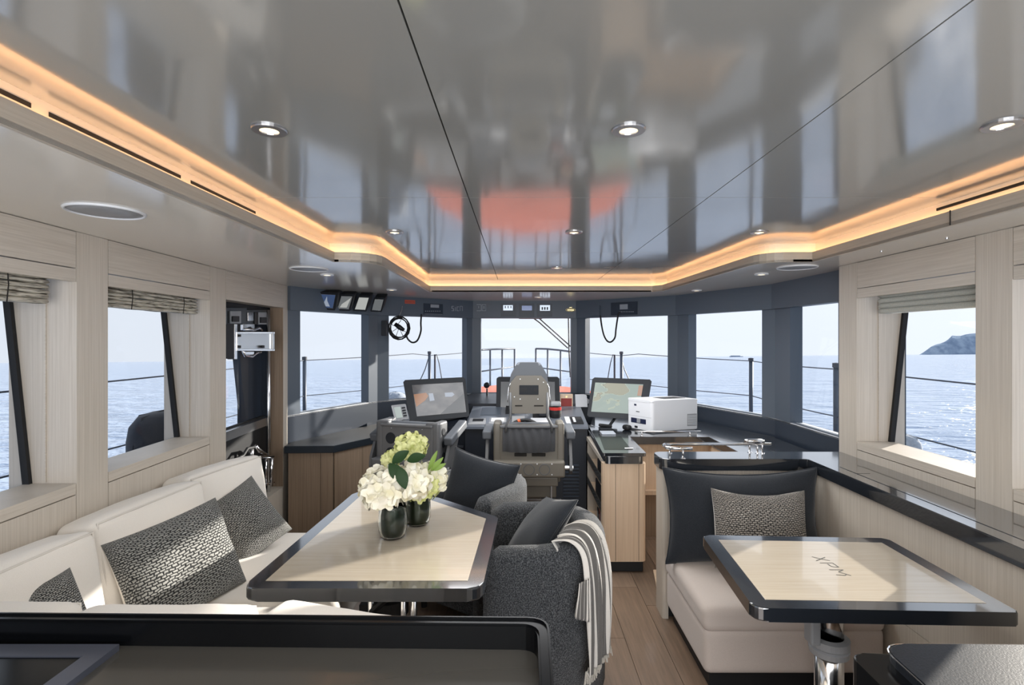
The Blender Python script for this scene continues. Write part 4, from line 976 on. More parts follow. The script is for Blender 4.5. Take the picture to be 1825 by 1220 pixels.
# ================================================================== WHEELHOUSE
# ---- port counter with cabinet
ZCo = .687
t = thing('port_counter', 'black counter on an oak cabinet under the left wheelhouse window', 'counter', (-1.45, 4.4, 0))
pts = [(-1.775, 4.03), (-1.405, 4.045), (-1.13, 4.52), (-1.13, 4.95), (-1.36, 5.10), (-1.79, 4.20)]
bm = new(); prism(bm, pts, ZCo - .055, ZCo, bev=.004); finish(bm, 'worktop', 'counter_satin', t)
pin = [(-1.76, 4.07), (-1.42, 4.085), (-1.165, 4.53), (-1.165, 4.93), (-1.36, 5.06), (-1.76, 4.22)]
bm = new(); prism(bm, pin, 0, ZCo - .055); finish(bm, 'carcass', 'gap', t)
def face_board(p, q, z0, z1, nm, m, th=.012, g=.002):
    p, q = Vector(p), Vector(q); d = (q - p).normalized(); n = Vector((d.y, -d.x)); p = p + d * g; q = q - d * g
    bm = new(); prism(bm, [tuple(p), tuple(p + n * th), tuple(q + n * th), tuple(q)], z0 + g, z1 - g); return bm
a_, b_, c_ = Vector(pin[0]), Vector(pin[1]), Vector(pin[2])
for p, q in ((a_, a_.lerp(b_, .72)), (a_.lerp(b_, .72), b_), (b_, b_.lerp(c_, .55)), (b_.lerp(c_, .55), c_)):
    finish(face_board(p, q, 0.0, ZCo - .055, '', ''), 'front_board', 'oak_brown', t)
# ---- helm console
con = thing('helm_console', 'blue-black helm console running across below the windscreen', 'console', (0, 4.9, 0))
bm = new(); prism(bm, [(-.44, 4.36), (.56, 4.36), (.585, 4.50), (.62, 5.6), (-.5, 5.6), (-.44, 4.5)], .0, .775, bev=.0); finish(bm, 'centre_block', 'console', con)
bm = new(); prism(bm, [(-1.13, 4.56), (-.443, 4.40), (-.443, 5.75), (-.56, 5.78), (-1.13, 5.25)], .0, .74); finish(bm, 'left_block', 'console', con)
bm = new(); hexa(bm, [(-.44, 4.33, .765), (.565, 4.33, .765), (.575, 5.0, .80), (-.43, 5.0, .80), (-.44, 4.33, .785), (.565, 4.33, .785), (.575, 5.0, .865), (-.43, 5.0, .865)]); finish(bm, 'instrument_panel', 'dash', con)
bm = new(); hexa(bm, [(-.60, 5.05, .70), (.72, 5.05, .70), (.66, 5.80, .70), (-.52, 5.80, .70), (-.60, 5.05, .885), (.72, 5.05, .885), (.66, 5.80, .905), (-.52, 5.80, .905)]); finish(bm, 'upper_shelf', 'console', con)
bm = new(); hexa(bm, [(-1.14, 4.54, .735), (-.45, 4.38, .735), (-.45, 5.7, .735), (-1.14, 5.2, .735), (-1.14, 4.54, .76), (-.45, 4.38, .76), (-.45, 5.7, .80), (-1.14, 5.2, .80)]); finish(bm, 'left_top', 'console', con)
def dz(y): return .785 + (y - 4.33) * .08 / .67
for k in range(9):
    z = .60 - k * .028; bm = new(); hexa(bm, [(-.80, 4.455, z), (-.46, 4.378, z), (-.46, 4.40, z + .012), (-.80, 4.48, z + .012), (-.80, 4.455, z + .008), (-.46, 4.378, z + .008), (-.46, 4.40, z + .02), (-.80, 4.48, z + .02)]); finish(bm, 'louvre', 'dark_grey', con)
for k in range(14):
    z = .46 - k * .028; bm = new(); box(bm, .36, .49, 4.346, 4.362, z, z + .012); finish(bm, 'louvre', 'slate_dark', con)
def dpanel(x0, x1, y0, y1, h, nm, m):
    bm = new(); hexa(bm, [(x0, y0, dz(y0)), (x1, y0, dz(y0)), (x1, y1, dz(y1)), (x0, y1, dz(y1)), (x0, y0, dz(y0) + h), (x1, y0, dz(y0) + h), (x1, y1, dz(y1) + h), (x0, y1, dz(y1) + h)]); return finish(bm, nm, m, con)
dpanel(-.42, -.28, 4.38, 4.56, .008, 'switch_panel', 'grey_plastic'); dpanel(-.39, -.30, 4.46, 4.53, .011, 'panel_display', 'black')
dpanel(-.25, -.11, 4.38, 4.58, .008, 'switch_panel', 'grey_plastic'); dpanel(-.235, -.125, 4.45, 4.56, .011, 'panel_display', 'white')
dpanel(-.34, -.16, 4.68, 4.95, .006, 'switch_panel', 'slate'); dpanel(-.06, .05, 4.42, 4.62, .010, 'panel_display', 'grey_plastic')
dpanel(.10, .26, 4.40, 4.56, .010, 'switch_panel', 'white'); dpanel(.12, .22, 4.60, 4.72, .006, 'panel_display', 'black')
dpanel(.44, .535, 4.40, 4.60, .010, 'switch_panel', 'black'); dpanel(.455, .475, 4.43, 4.57, .013, 'key', 'white'); dpanel(.39, .43, 4.40, 4.60, .010, 'key', 'white'); dpanel(-.12, -.04, 4.72, 4.90, .03, 'keypad', 'black')
for i in range(6): bm = new(); lathe(bm, [(0, 0), (.011, 0), (.010, .016), (0, .018)], (.005 + .03 * (i % 3), 4.74 + .05 * (i // 3), dz(4.74) + .001), 12); finish(bm, 'push_button', 'white', con)
# steering wheel and throttles
t = thing('steering_wheel', 'black steering wheel with an orange top mark behind the helm chair', 'wheel', (.045, 4.20, .70))
wm = TM((.045, 4.20, .71), 62, 0, 0); bm = new(); tube(bm, [wm @ Vector((.155 * math.cos(a), .155 * math.sin(a), 0)) for a in [2 * math.pi * k / 36 for k in range(36)]], .014, 10, closed=True); finish(bm, 'rim', 'black', t, smooth=True)
for k in range(3):
    a = math.pi / 2 + k * 2.094; bm = new(); tube(bm, [wm @ Vector((0, 0, -.02)), wm @ Vector((.145 * math.cos(a), .145 * math.sin(a), 0))], .009, 8); finish(bm, 'spoke', 'black', t)
bm = new(); tube(bm, [wm @ Vector((0, 0, .01)), wm @ Vector((0, 0, -.10))], [.035, .03], 16); finish(bm, 'hub', 'dark_grey', t)
bm = new(); tube(bm, [wm @ Vector((.155 * math.cos(a), .155 * math.sin(a), 0)) for a in (1.80, 1.87, 1.94)], .0165, 10); finish(bm, 'top_mark', 'orange_mark', t)
bm = new(); tube(bm, [(.045, 4.26, .66), (.045, 4.37, .60)], .022, 12); finish(bm, 'column', 'dark_grey', t)
t = thing('throttle_lever', 'black throttle lever with a chrome stalk right of the helm chair headrest', 'lever', (.20, 4.66, dz(4.66)))
bm = new(); tube(bm, [(.21, 4.66, dz(4.66)), (.205, 4.66, .90), (.188, 4.64, .93)], .009, 8); finish(bm, 'stalk', 'chrome', t, smooth=True)
bm = new(); roundbox(bm, .032, .03, .062, .014, TM((.184, 4.64, .955), 0, -8, 0)); finish(bm, 'knob', 'black', t, smooth=True)
bm = new(); bevbox(bm, .17, .26, 4.60, 4.72, dz(4.72) - .004, dz(4.72) + .022); finish(bm, 'base', 'dark_grey', t)
t = thing('engine_control', 'black and red domed engine control unit on the helm console', 'control', (.315, 4.62, dz(4.62)))
bm = new(); lathe(bm, [(0, -.02), (.042, -.02), (.052, .03), (.052, .09), (0, .095)], (.315, 4.62, dz(4.62)), 20); finish(bm, 'body', 'black', t, smooth=False)
bm = new(); lathe(bm, [(.0515, .062), (.0535, .064), (.0535, .088), (.0515, .09)], (.315, 4.62, dz(4.62)), 20); finish(bm, 'red_band', 'red', t)
bm = new(); bevbox(bm, .272, .362, 4.585, 4.66, dz(4.62) + .095, dz(4.62) + .135, .012); finish(bm, 'cap', 'grey_plastic', t)
t = thing('framed_card', 'red card in a pale wooden frame standing on the helm console', 'frame', (.45, 5.02, .885))
bm = new(); o0 = px(1015, 703, 5.04); bevbox(bm, .448 - .06, .448 + .06, 5.04, 5.06, .765, .975, .003); finish(bm, 'frame', 'oak_warm', t)
bm = new(); box(bm, .448 - .051, .448 + .051, 5.036, 5.042, .80, .935); finish(bm, 'card', 'red_card', t)
bm = new(); prism(bm, [(x, y) for x, y in []] or [(.44, 5.037), (.456, 5.037), (.456, 5.041), (.44, 5.041)], .942, .958); finish(bm, 'crest', 'brass', t)
bm = new(); random.seed(9)
for k, (x0, x1, z) in enumerate([(.535, .64, .0), (.53, .625, .004), (.545, .635, .008), (.53, .62, .012)]):
    hexa(bm, [(x0, 4.98 + k * .004, .86 + z), (x1, 4.98 + k * .004, .86 + z), (x1, 5.04, .96 + z), (x0, 5.04, .96 + z), (x0, 4.977 + k * .004, .862 + z), (x1, 4.977 + k * .004, .862 + z), (x1, 5.037, .962 + z), (x0, 5.037, .962 + z)])
o = simple(bm, 'paper_stack', 'paper', 'grey and white papers propped right of the red framed card', 'papers'); o['kind'] = 'stuff'
t = thing('searchlight', 'round black lamp on a short stalk at the sill, left of the centre monitor', 'lamp', (-.345, 5.62, .90))
bm = new(); tube(bm, [px(868, 705, 5.62), px(868, 692, 5.62)], .009, 8); finish(bm, 'stalk', 'black', t); bm = new(); lathe(bm, [(0, -.03), (.02, -.03), (.03, -.01), (.031, .02), (.0, .024)], (0, 0, 0), 18, Matrix.Translation(px(867.5, 686, 5.60)) @ Matrix.Rotation(R(90), 4, 'X')); finish(bm, 'lamp_body', 'dark_grey', t, smooth=True)

# ---- monitors: bevelled housing and screen, built on a plane given by four corners
def monitor(name, label, C4, depth, mscreen, inset_=(.12, .12, .12, .14), stand=None, extra=None, housing='dark_grey'):
    TL, TR, BR, BL = [Vector(p) for p in C4]; ux = (TR - TL + BR - BL) / 2; uy = (BL - TL + BR - TR) / 2; n = ux.cross(uy).normalized()
    if n.y < 0: n = -n                                   # n points away from the room
    cc = (TL + TR + BR + BL) / 4; low = (BL + BR) / 2
    t = thing(name, label, 'monitor', (low.x, low.y + depth / 2, low.z))
    def Q(u, v, w=0): return (TL * (1 - u) + TR * u) * (1 - v) + (BL * (1 - u) + BR * u) * v + n * w
    bm = new(); c = .035
    ring_f = [Q(c, 0), Q(1 - c, 0), Q(1, c * 1.4), Q(1, 1 - c), Q(1 - c, 1), Q(c, 1), Q(0, 1 - c), Q(0, c * 1.4)]
    ring_b = [p + n * depth - (p - cc) * .12 for p in ring_f]
    l, tp, r_, b_ = inset_
    inn = [Q(l, tp), Q(l + .001, tp), Q(1 - r_, tp), Q(1 - r_, tp + .001), Q(1 - r_, 1 - b_), Q(1 - r_ - .001, 1 - b_), Q(l, 1 - b_), Q(l, 1 - b_ - .001)]
    inn = [Q(l, tp), Q(1 - r_, tp), Q(1 - r_, 1 - b_), Q(l, 1 - b_)]
    F = [bm.verts.new(p) for p in ring_f]; B = [bm.verts.new(p) for p in ring_b]; I_2 = [bm.verts.new(p + n * .004) for p in inn]; I_3 = [bm.verts.new(p + n * .008) for p in inn]
    for k in range(8): bm.faces.new([F[k], F[(k + 1) % 8], B[(k + 1) % 8], B[k]])
    bm.faces.new(B)
    link = [(0, [0, 1], [0, 1]), ]
    bm.faces.new([F[0], F[1], I_2[1], I_2[0]]); bm.faces.new([F[1], F[2], I_2[1]]); bm.faces.new([F[2], F[3], I_2[2], I_2[1]]); bm.faces.new([F[3], F[4], I_2[2]])
    bm.faces.new([F[4], F[5], I_2[3], I_2[2]]); bm.faces.new([F[5], F[6], I_2[3]]); bm.faces.new([F[6], F[7], I_2[0], I_2[3]]); bm.faces.new([F[7], F[0], I_2[0]])
    finish(bm, 'housing', housing, t)
    bm = new(); uvl = bm.loops.layers.uv.new('UVMap'); vs_ = [bm.verts.new(Q(*q, .0015)) for q in ((l, 1 - b_), (1 - r_, 1 - b_), (1 - r_, tp), (l, tp))]; f = bm.faces.new(vs_)
    for lp, uv in zip(f.loops, ((0, 0), (1, 0), (1, 1), (0, 1))): lp[uvl].uv = uv
    finish(bm, 'screen', mscreen, t, uv=True)
    return t, Q, n
# chart screen: green-grey sea, buff land; camera screen: grey deck view
t_ = MT('chart_screen'); v = t_.coord((1, 1, 1), 'UV'); n_ = t_.n('ShaderNodeTexNoise'); n_.inputs['Scale'].default_value = 2.3; n_.inputs['Detail'].default_value = 7; n_.inputs['Distortion'].default_value = .4
mp_ = t_.n('ShaderNodeMapping'); mp_.inputs['Location'].default_value = (3.1, .6, 0); t_.l(v, mp_.inputs[0]); t_.l(mp_.outputs[0], n_.inputs['Vector'])
sp_ = t_.n('ShaderNodeSeparateXYZ'); t_.l(v, sp_.inputs[0])
ds = t_.n('ShaderNodeVectorMath', operation='DISTANCE'); mp2 = t_.n('ShaderNodeMapping'); mp2.inputs['Scale'].default_value = (1.6, .75, 1); t_.l(v, mp2.inputs[0]); t_.l(mp2.outputs[0], ds.inputs[0]); ds.inputs[1].default_value = (.55, .62, 0)
sb = t_.n('ShaderNodeMath', operation='MULTIPLY_ADD'); sb.inputs[1].default_value = -.55; t_.l(ds.outputs['Value'], sb.inputs[0]); t_.l(n_.outputs['Fac'], sb.inputs[2])
rr = t_.n('ShaderNodeValToRGB'); rr.color_ramp.interpolation = 'CONSTANT'; e = rr.color_ramp.elements; e[0].position = 0; e[0].color = srgb(150, 172, 160); e[1].position = .30; e[1].color = srgb(176, 190, 165)
k = e.new(.335); k.color = srgb(92, 96, 84); k = e.new(.342); k.color = srgb(160, 158, 126)
t_.l(sb.outputs[0], rr.inputs[0]); t_.l(rr.outputs[0], t_.b.inputs['Emission Color']); t_.set(col=(.02, .02, .02, 1), es=.62, rough=.25); M['chart_screen'] = t_.m
t_ = MT('camera_screen'); v = t_.coord((1, 1, 1), 'UV'); n_ = t_.n('ShaderNodeTexNoise'); n_.inputs['Scale'].default_value = 3; t_.l(v, n_.inputs['Vector']); t_.mix(n_.outputs['Fac'], srgb(84, 84, 88), srgb(112, 110, 110), .4, .6)
rl = [x for x in t_.t.nodes if x.type == 'VALTORGB'][0]; t_.l(rl.outputs[0], t_.b.inputs['Emission Color']); t_.set(es=.75, rough=.12); t_.t.links.remove(t_.b.inputs['Base Color'].links[0]); t_.b.inputs['Base Color'].default_value = (.01, .01, .012, 1); M['camera_screen'] = t_.m
M['screen_dark'] = plain('switched_off_screen', srgb(70, 72, 74), .15)
M['wood_picture'] = glow('screen_picture_timber', srgb(176, 120, 78), .7); M['pale_picture'] = glow('screen_picture_hatch', srgb(160, 170, 186), .8); M['dark_picture'] = glow('screen_picture_shade', srgb(44, 50, 58), .7)
t1, Q, n = monitor('console_monitor', 'large tilted monitor left of the helm chair showing a grey deck camera view', [px(718, 677, 4.62), px(829, 671.5, 4.78), px(837, 742, 4.62), px(731, 752, 4.46)], .06, 'camera_screen', (.125, .13, .05, .12))
def spatch(t, Q, pts, nm, m, w=-.0005):
    bm = new(); bm.faces.new([bm.verts.new(Q(u, v, w)) for u, v in pts]); finish(bm, nm, m, t)
spatch(t1, Q, [(.13, .36), (.33, .34), (.36, .42), (.30, .52), (.14, .66)], 'timber_view', 'wood_picture'); spatch(t1, Q, [(.37, .36), (.44, .36), (.45, .54), (.37, .55)], 'hatch_view', 'pale_picture'); spatch(t1, Q, [(.63, .37), (.76, .37), (.79, .43), (.74, .48), (.63, .47)], 'hatch_view', 'pale_picture')
spatch(t1, Q, [(.94, .42), (.94, .86), (.52, .87), (.60, .78)], 'shade_view', 'dark_picture')
bm = new(); hexa(bm, [(-.94, 4.48, .74), (-.46, 4.40, .74), (-.46, 4.70, .74), (-.94, 4.76, .74), (-.93, 4.50, .80), (-.46, 4.66, .82), (-.46, 4.70, .86), (-.93, 4.60, .84)]); finish(bm, 'plinth', 'console', t1)
t2, Q, n = monitor('console_monitor', 'dark switched-off monitor directly behind the helm chair headrest', [px(885, 671, 5.02), px(997, 671, 5.02), px(998, 735, 4.96), px(884, 735, 4.96)], .05, 'screen_dark', (.07, .14, .075, .10), housing='dark_grey')
t3, Q, n = monitor('chart_monitor', 'large monitor showing a pale green sea chart, behind the white printer', [px(1056, 672, 4.66), px(1162, 676, 4.55), px(1150, 748, 4.40), px(1046, 742, 4.52)], .07, 'chart_screen', (.06, .13, .13, .13))
bm = new(); tube(bm, [px(1098, 742, 4.60), px(1085, 760, 4.35)], .012, 8); finish(bm, 'stand', 'dark_grey', t3)
spatch(t3, Q, [(.80, .16), (.87, .16), (.87, .42), (.80, .42)], 'side_panel_view', 'wood_picture')
M['screen_pale'] = glow('pale_green_display', srgb(190, 205, 200), .6)
t4, Q, n = monitor('depth_display', 'small grey instrument with a pale display left of the big left monitor', [px(697, 722, 4.42), px(723, 719, 4.46), px(729, 746, 4.42), px(704, 750, 4.38)], .05, 'screen_pale', (.14, .14, .40, .16), housing='grey_plastic')
bm = new(); tube(bm, [px(715, 745, 4.47), (px(715, 745, 4.47).x, 4.50, .755)], .016, 8); finish(bm, 'bracket', 'black', t4)
for k in range(4): spatch(t4, Q, [(.66, .2 + .17 * k), (.90, .2 + .17 * k), (.91, .30 + .17 * k), (.67, .30 + .17 * k)], 'key', 'dark_grey', -.003)

# ---- helm chairs (local: origin on the floor, +y forward, back towards the saloon)
def helm_chair(name, label, loc, rz, head=True):
    t = thing(name, label, 'helm chair', loc, R(rz), 'suspension helm chairs')
    F = lambda bm, nm, m, sm=False: finish(bm, nm, m, t, smooth=sm, world=False)
    sh = 'chair_grey' if head else 'chair_grey2'
    bm = new(); bevbox(bm, -.205, .205, .02, .085, .56, .90, .012); F(bm, 'back_shell', sh)
    for s in (-1, 1):
        bm = new(); roundbox(bm, .055, .15, .37, .016, TM((s * .218, .095, .735))); sb_ = F(bm, 'side_bolster', sh, True)
        for z in (.85, .765, .68, .60):
            bm = new(); lathe(bm, [(0, 0), (.024, 0), (.027, .003), (.023, .004), (0, .003)], (0, 0, 0), 18, Matrix.Translation((s * .2462, .095, z)) @ Matrix.Rotation(R(90) * s, 4, 'Y')); F(bm, 'side_recess', 'dark_grey')
    bm = new(); roundbox(bm, .40, .10, .34, .04, TM((0, .135, .735)), bulge=(0, .02, 0)); F(bm, 'back_pad', 'chair_pad', True)
    bm = new(); roundbox(bm, .44, .42, .11, .04, TM((0, .31, .585)), bulge=(0, 0, .015)); F(bm, 'seat_pad', 'chair_pad', True)
    bm = new(); bevbox(bm, -.225, .225, .09, .52, .49, .535, .01); F(bm, 'seat_pan', sh)
    bm = new(); bevbox(bm, -.20, .20, .0, .03, .885, .902, .005); F(bm, 'top_bar', 'chair_grey2')
    if head:
        bm = new(); hp = [(-.115, .985), (.115, .985), (.132, 1.0), (.138, 1.12), (.125, 1.20), (.085, 1.245), (-.085, 1.245), (-.125, 1.20), (-.138, 1.12), (-.132, 1.0)]
        q = rpoly(hp, .012, 3); prism(bm, q, 0, .018, mat=Matrix.Translation((0, .02, 0)) @ Matrix.Rotation(R(90), 4, 'X')); F(bm, 'headrest_plate', sh)
        bm = new(); hp = [(-.125, 1.0), (.125, 1.0), (.143, 1.14), (.125, 1.25), (.078, 1.335), (-.078, 1.335), (-.125, 1.25), (-.143, 1.14)]
        prism(bm, rpoly(hp, .03, 4), 0, .09, bev=.02, seg=3, mat=Matrix.Translation((0, .115, 0)) @ Matrix.Rotation(R(90), 4, 'X')); F(bm, 'headrest_pad', 'chair_pad')
        bm = new(); bevbox(bm, -.066, .066, -.002, .004, 1.115, 1.18, .002); F(bm, 'badge_plate', 'dark_grey')
        for i, x in enumerate((-.055, -.043, -.031, -.019, .018, .040, .052)):
            bm = new(); box(bm, x - .0045, x + .0045, -.0035, -.0015, 1.137 + (.006 if i == 4 else 0), 1.158); F(bm, 'badge_letter', 'black')
        for x0, x1 in ((-.095, -.045), (.035, .10)): bm = new(); bevbox(bm, x0, x1, -.001, .004, 1.035, 1.043, .001); F(bm, 'plate_slot', 'gap')
        for x, z in ((-.06, 1.222), (.063, 1.222), (-.06, 1.085), (.062, 1.085), (-.1, 1.10), (.1, 1.20)): bm = new(); lathe(bm, [(0, -.003), (.004, -.002), (.004, .002), (0, .002)], (0, 0, 0), 8, Matrix.Translation((x, -.001, z)) @ Matrix.Rotation(R(90), 4, 'X')); F(bm, 'bolt', 'white')
        for s in (-1, 1):
            bm = new(); tube(bm, [(s * .128, .005, 1.13), (s * .126, .0, .99), (s * .130, -.004, .955), (s * .155, -.006, .905), (s * .158, 0, .86)], .009, 8); F(bm, 'upright', 'chair_grey2', True)
            bm = new(); tube(bm, [(s * .12, .03, 1.205), (s * .140, .02, 1.16), (s * .146, .02, 1.08), (s * .146, .02, 1.06)], .003, 6); F(bm, 'pad_trim', 'chrome', True)
        # mesh pocket with pleats
        bm = new(); nx, nz = 48, 8; g = {}
        for i in range(nx + 1):
            for j in range(nz + 1):
                u, v = i / nx, j / nz; x = -.18 + .36 * u; z = .885 - .16 * v - .012 * math.sin(u * math.pi) * v
                y = .012 - .018 * (math.sin(v * math.pi * .9) ** .7) - .006 * math.sin(u * 46 + 2.4 * math.sin(v * 2 + u * 5)) * (1 - .35 * v)
                g[i, j] = bm.verts.new((x, y, z))
        for i in range(nx):
            for j in range(nz): bm.faces.new([g[i, j], g[i + 1, j], g[i + 1, j + 1], g[i, j + 1]])
        F(bm, 'mesh_pocket', 'mesh_cloth', True)
        for x0, x1 in ((-.10, -.015), (.02, .115)): bm = new(); bevbox(bm, x0, x1, .012, .022, .688, .712, .004); F(bm, 'shell_slot', 'gap')
    else:
        for x, z, r in ((-.125, .80, .036), (-.01, .80, .036), (-.125, .695, .036), (-.01, .695, .036)):
            bm = new(); lathe(bm, [(0, 0), (r, 0), (r + .004, .002), (r, .004), (0, .003)], (0, 0, 0), 22, Matrix.Translation((x, .0205, z)) @ Matrix.Rotation(R(90), 4, 'X')); F(bm, 'shell_recess', 'dark_grey')
        for s in (-1, 1):
            bm = new(); roundbox(bm, .075, .05, .03, .014, TM((s * .18, .045, .905))); F(bm, 'shoulder_cap', 'chair_grey2', True)
            bm = new(); disc(bm, (s * .12, .02, .87), .004, .002, 8); F(bm, 'bolt', 'white')
    # rear bands
    bm = new(); bevbox(bm, -.245, .245, -.045, .06, .555, .665, .012); F(bm, 'rear_band', sh)
    for x in (-.115, 0, .105):
        bm = new(); tube(bm, [(x + .036 * math.cos(a), -.0455, .612 + .036 * math.sin(a)) for a in [2 * math.pi * k / 22 for k in range(22)]], .0022, 5, closed=True); F(bm, 'embossed_ring', 'chair_pad', True)
    for x in (-.155, -.055, .055, .155):
        for z in (.578, .650): bm = new(); lathe(bm, [(0, -.003), (.0045, -.002), (.0045, .002), (0, .002)], (0, 0, 0), 8, Matrix.Translation((x, -.046, z)) @ Matrix.Rotation(R(90), 4, 'X')); F(bm, 'bolt', 'white')
    bm = new(); bevbox(bm, -.20, .20, -.02, .10, .49, .552, .008); F(bm, 'lower_band', sh)
    bm = new(); bevbox(bm, -.15, .19, .02, .30, .40, .488, .01); F(bm, 'suspension_box', 'chair_grey')
    bm = new(); box(bm, -.16, .22, -.02, .0, .395, .402); F(bm, 'cross_bar', 'steel')
    bm = new(); box(bm, .15, .158, -.01, .0, .40, .49); F(bm, 'side_bar', 'steel')
    bm = new(); bevbox(bm, -.09, .09, .10, .30, .05, .40, .02); F(bm, 'pedestal', 'chair_grey')
    bm = new(); bevbox(bm, -.20, .20, .0, .42, 0, .05, .012); F(bm, 'foot_plate', 'dark_grey')
    # armrests
    for s in (-1, 1):
        bm = new(); roundbox(bm, .064, .29, .06, .012, TM((s * .292, .20, .83), 18 if not head else 2)); F(bm, 'arm_pad', 'chair_pad', True)
        zz = .0 if head else .0
        q = [(.02, .585), (.07, .55), (.13, .60), (.24, .80), (.24, .82), (.10, .80), (.03, .66)]
        bm = new(); prism(bm, rpoly(q, .012, 3), 0, .02, mat=Matrix(((0, 0, 1, s * .292 - .01), (1, 0, 0, 0), (0, 1, 0, 0), (0, 0, 0, 1)))); F(bm, 'arm_bracket', 'chair_grey2')
        bm = new(); tube(bm, [(s * .23, .06, .60), (s * .31, .06, .60)], .016, 12); F(bm, 'arm_pivot', 'steel')
    return t
helm_chair('helm_chair', 'taupe helm chair with tall headrest and mesh pocket, before the steering wheel', (.068, 3.66, 0), 0, True)
helm_chair('helm_chair', 'grey helm chair without headrest, behind the flowers on the left', (-.79, 3.70, 0), -17, False)

# ---- starboard cabinet with open shelves
ZK = .77
cab = thing('shelf_cabinet', 'pale oak cabinet with open side shelves and black top, beside the aisle', 'cabinet', (.68, 3.9, 0))
bm = new(); prism(bm, rpoly([(.535, 3.40), (.812, 3.40), (.83, 4.02), (.60, 4.52), (.585, 4.52)], [.012, .012, 0, 0, 0]), ZK - .022, ZK, bev=.004); finish(bm, 'top', 'black_top', cab)
bm = new(); prism(bm, rpoly([(.55, 3.395), (.795, 3.395), (.80, 4.0), (.59, 4.50), (.57, 4.50)], [.03, .03, 0, 0, 0]), ZK - .068, ZK - .022); finish(bm, 'top_apron', 'black_top', cab)
bm = new(); prism(bm, rpoly([(.535, 3.405), (.815, 3.405), (.815, 3.475), (.535, 3.475)], [.04, .04, 0, 0]), .075, ZK - .07); finish(bm, 'rounded_end', 'oak_warm', cab)
for x in (.617, .765): bm = new(); box(bm, x - .001, x + .001, 3.4035, 3.406, .08, ZK - .072); finish(bm, 'joint_line', 'gap', cab)
bm = new(); box(bm, .785, .81, 3.475, 4.42, .075, ZK - .07); finish(bm, 'side_panel', 'oak_warm', cab)
bm = new(); box(bm, .55, .81, 4.36, 4.46, .0, ZK - .07); finish(bm, 'far_stile', 'oak_v', cab)
bm = new(); box(bm, .552, .60, 3.475, 4.36, ZK - .10, ZK - .07); finish(bm, 'top_rail', 'oak_v', cab)
for z in (.075, .31, .50): bm = new(); box(bm, .56, .79, 3.475, 4.36, z, z + .018); finish(bm, 'shelf', 'oak_warm', cab)
for z in (.33, .52): bm = new(); box(bm, .553, .557, 3.475, 4.36, z, z + .055); finish(bm, 'shelf_guard', 'smoke', cab)
bm = new(); bevbox(bm, .565, .80, 3.43, 4.42, 0, .075, .006); finish(bm, 'plinth', 'black', cab)
bm = new(); prism(bm, [(.56, 3.50), (.74, 3.50), (.76, 3.98), (.60, 3.98)], ZK + .0002, ZK + .0012); finish(bm, 'inset_panel', 'black_gloss', cab)
bm = new(); tube(bm, [(.70, 3.53, ZK + .003), (.755, 3.53, ZK + .003)], .0035, 6); finish(bm, 'lid_pull', 'chrome', cab)
# contents of the shelves
random.seed(5)
cols_ = ['book_blue', 'book_white', 'book_dark', 'book_blue', 'book_red', 'book_white', 'book_dark']
M['book_blue'] = plain('blue_binder', srgb(70, 96, 130), .5); M['book_white'] = plain('white_binder', srgb(190, 194, 198), .5); M['book_dark'] = plain('dark_binder', srgb(40, 42, 48), .5); M['book_red'] = plain('maroon_binder', srgb(110, 50, 44), .5)
bl = ['pale binder standing nearest on the lowest open shelf', 'blue binder second on the lowest open shelf', 'dark binder third on the lowest open shelf', 'white binder fourth on the lowest open shelf', 'maroon binder farther back on the lowest open shelf', 'dark binder at the back of the lowest open shelf']
for k, (m_, th_) in enumerate([('book_white', .03), ('book_blue', .055), ('book_dark', .05), ('book_white', .04), ('book_red', .05), ('book_dark', .05)]):
    y = 3.50 + k * .075; bm = new(); bevbox(bm, .575, .77, y, y + th_, .0935, .0935 + .19 - .01 * (k % 3), .003)
    tb = thing('binder', bl[k], 'binder', (.67, y, .0935), 0, 'binders on the open shelves'); finish(bm, 'cover', m_, tb); bm = new(); box(bm, .5735, .575, y + th_ * .3, y + th_ * .7, .15, .24); finish(bm, 'spine_label', 'paper', tb)
for k, (y, z, lb) in enumerate([(3.62, .329, 'coiled black cable on the middle open shelf'), (3.66, .519, 'coiled black cable on the upper open shelf')]):
    bm = new(); pts = []
    for i in range(60): a = i * .5; r_ = .035 + .012 * math.sin(i * .7); pts.append((.635 + r_ * math.cos(a), y + r_ * math.sin(a) * 1.4, z + .004 + .003 * (i // 8) + .004 * math.sin(i)))
    tube(bm, pts, .0045, 6); simple(bm, 'cable_coil', 'black_rubber', lb, 'cable', None, True)
for k, (y0, y1, z, h, m_, lb) in enumerate([(3.78, 3.95, .518, .10, 'dark_grey', 'dark equipment box on the upper open shelf'), (3.80, 4.05, .328, .12, 'book_dark', 'black equipment box on the middle open shelf')]):
    bm = new(); bevbox(bm, .58, .77, y0, y1, z, z + h, .008); simple(bm, 'equipment_box', m_, lb, 'box')


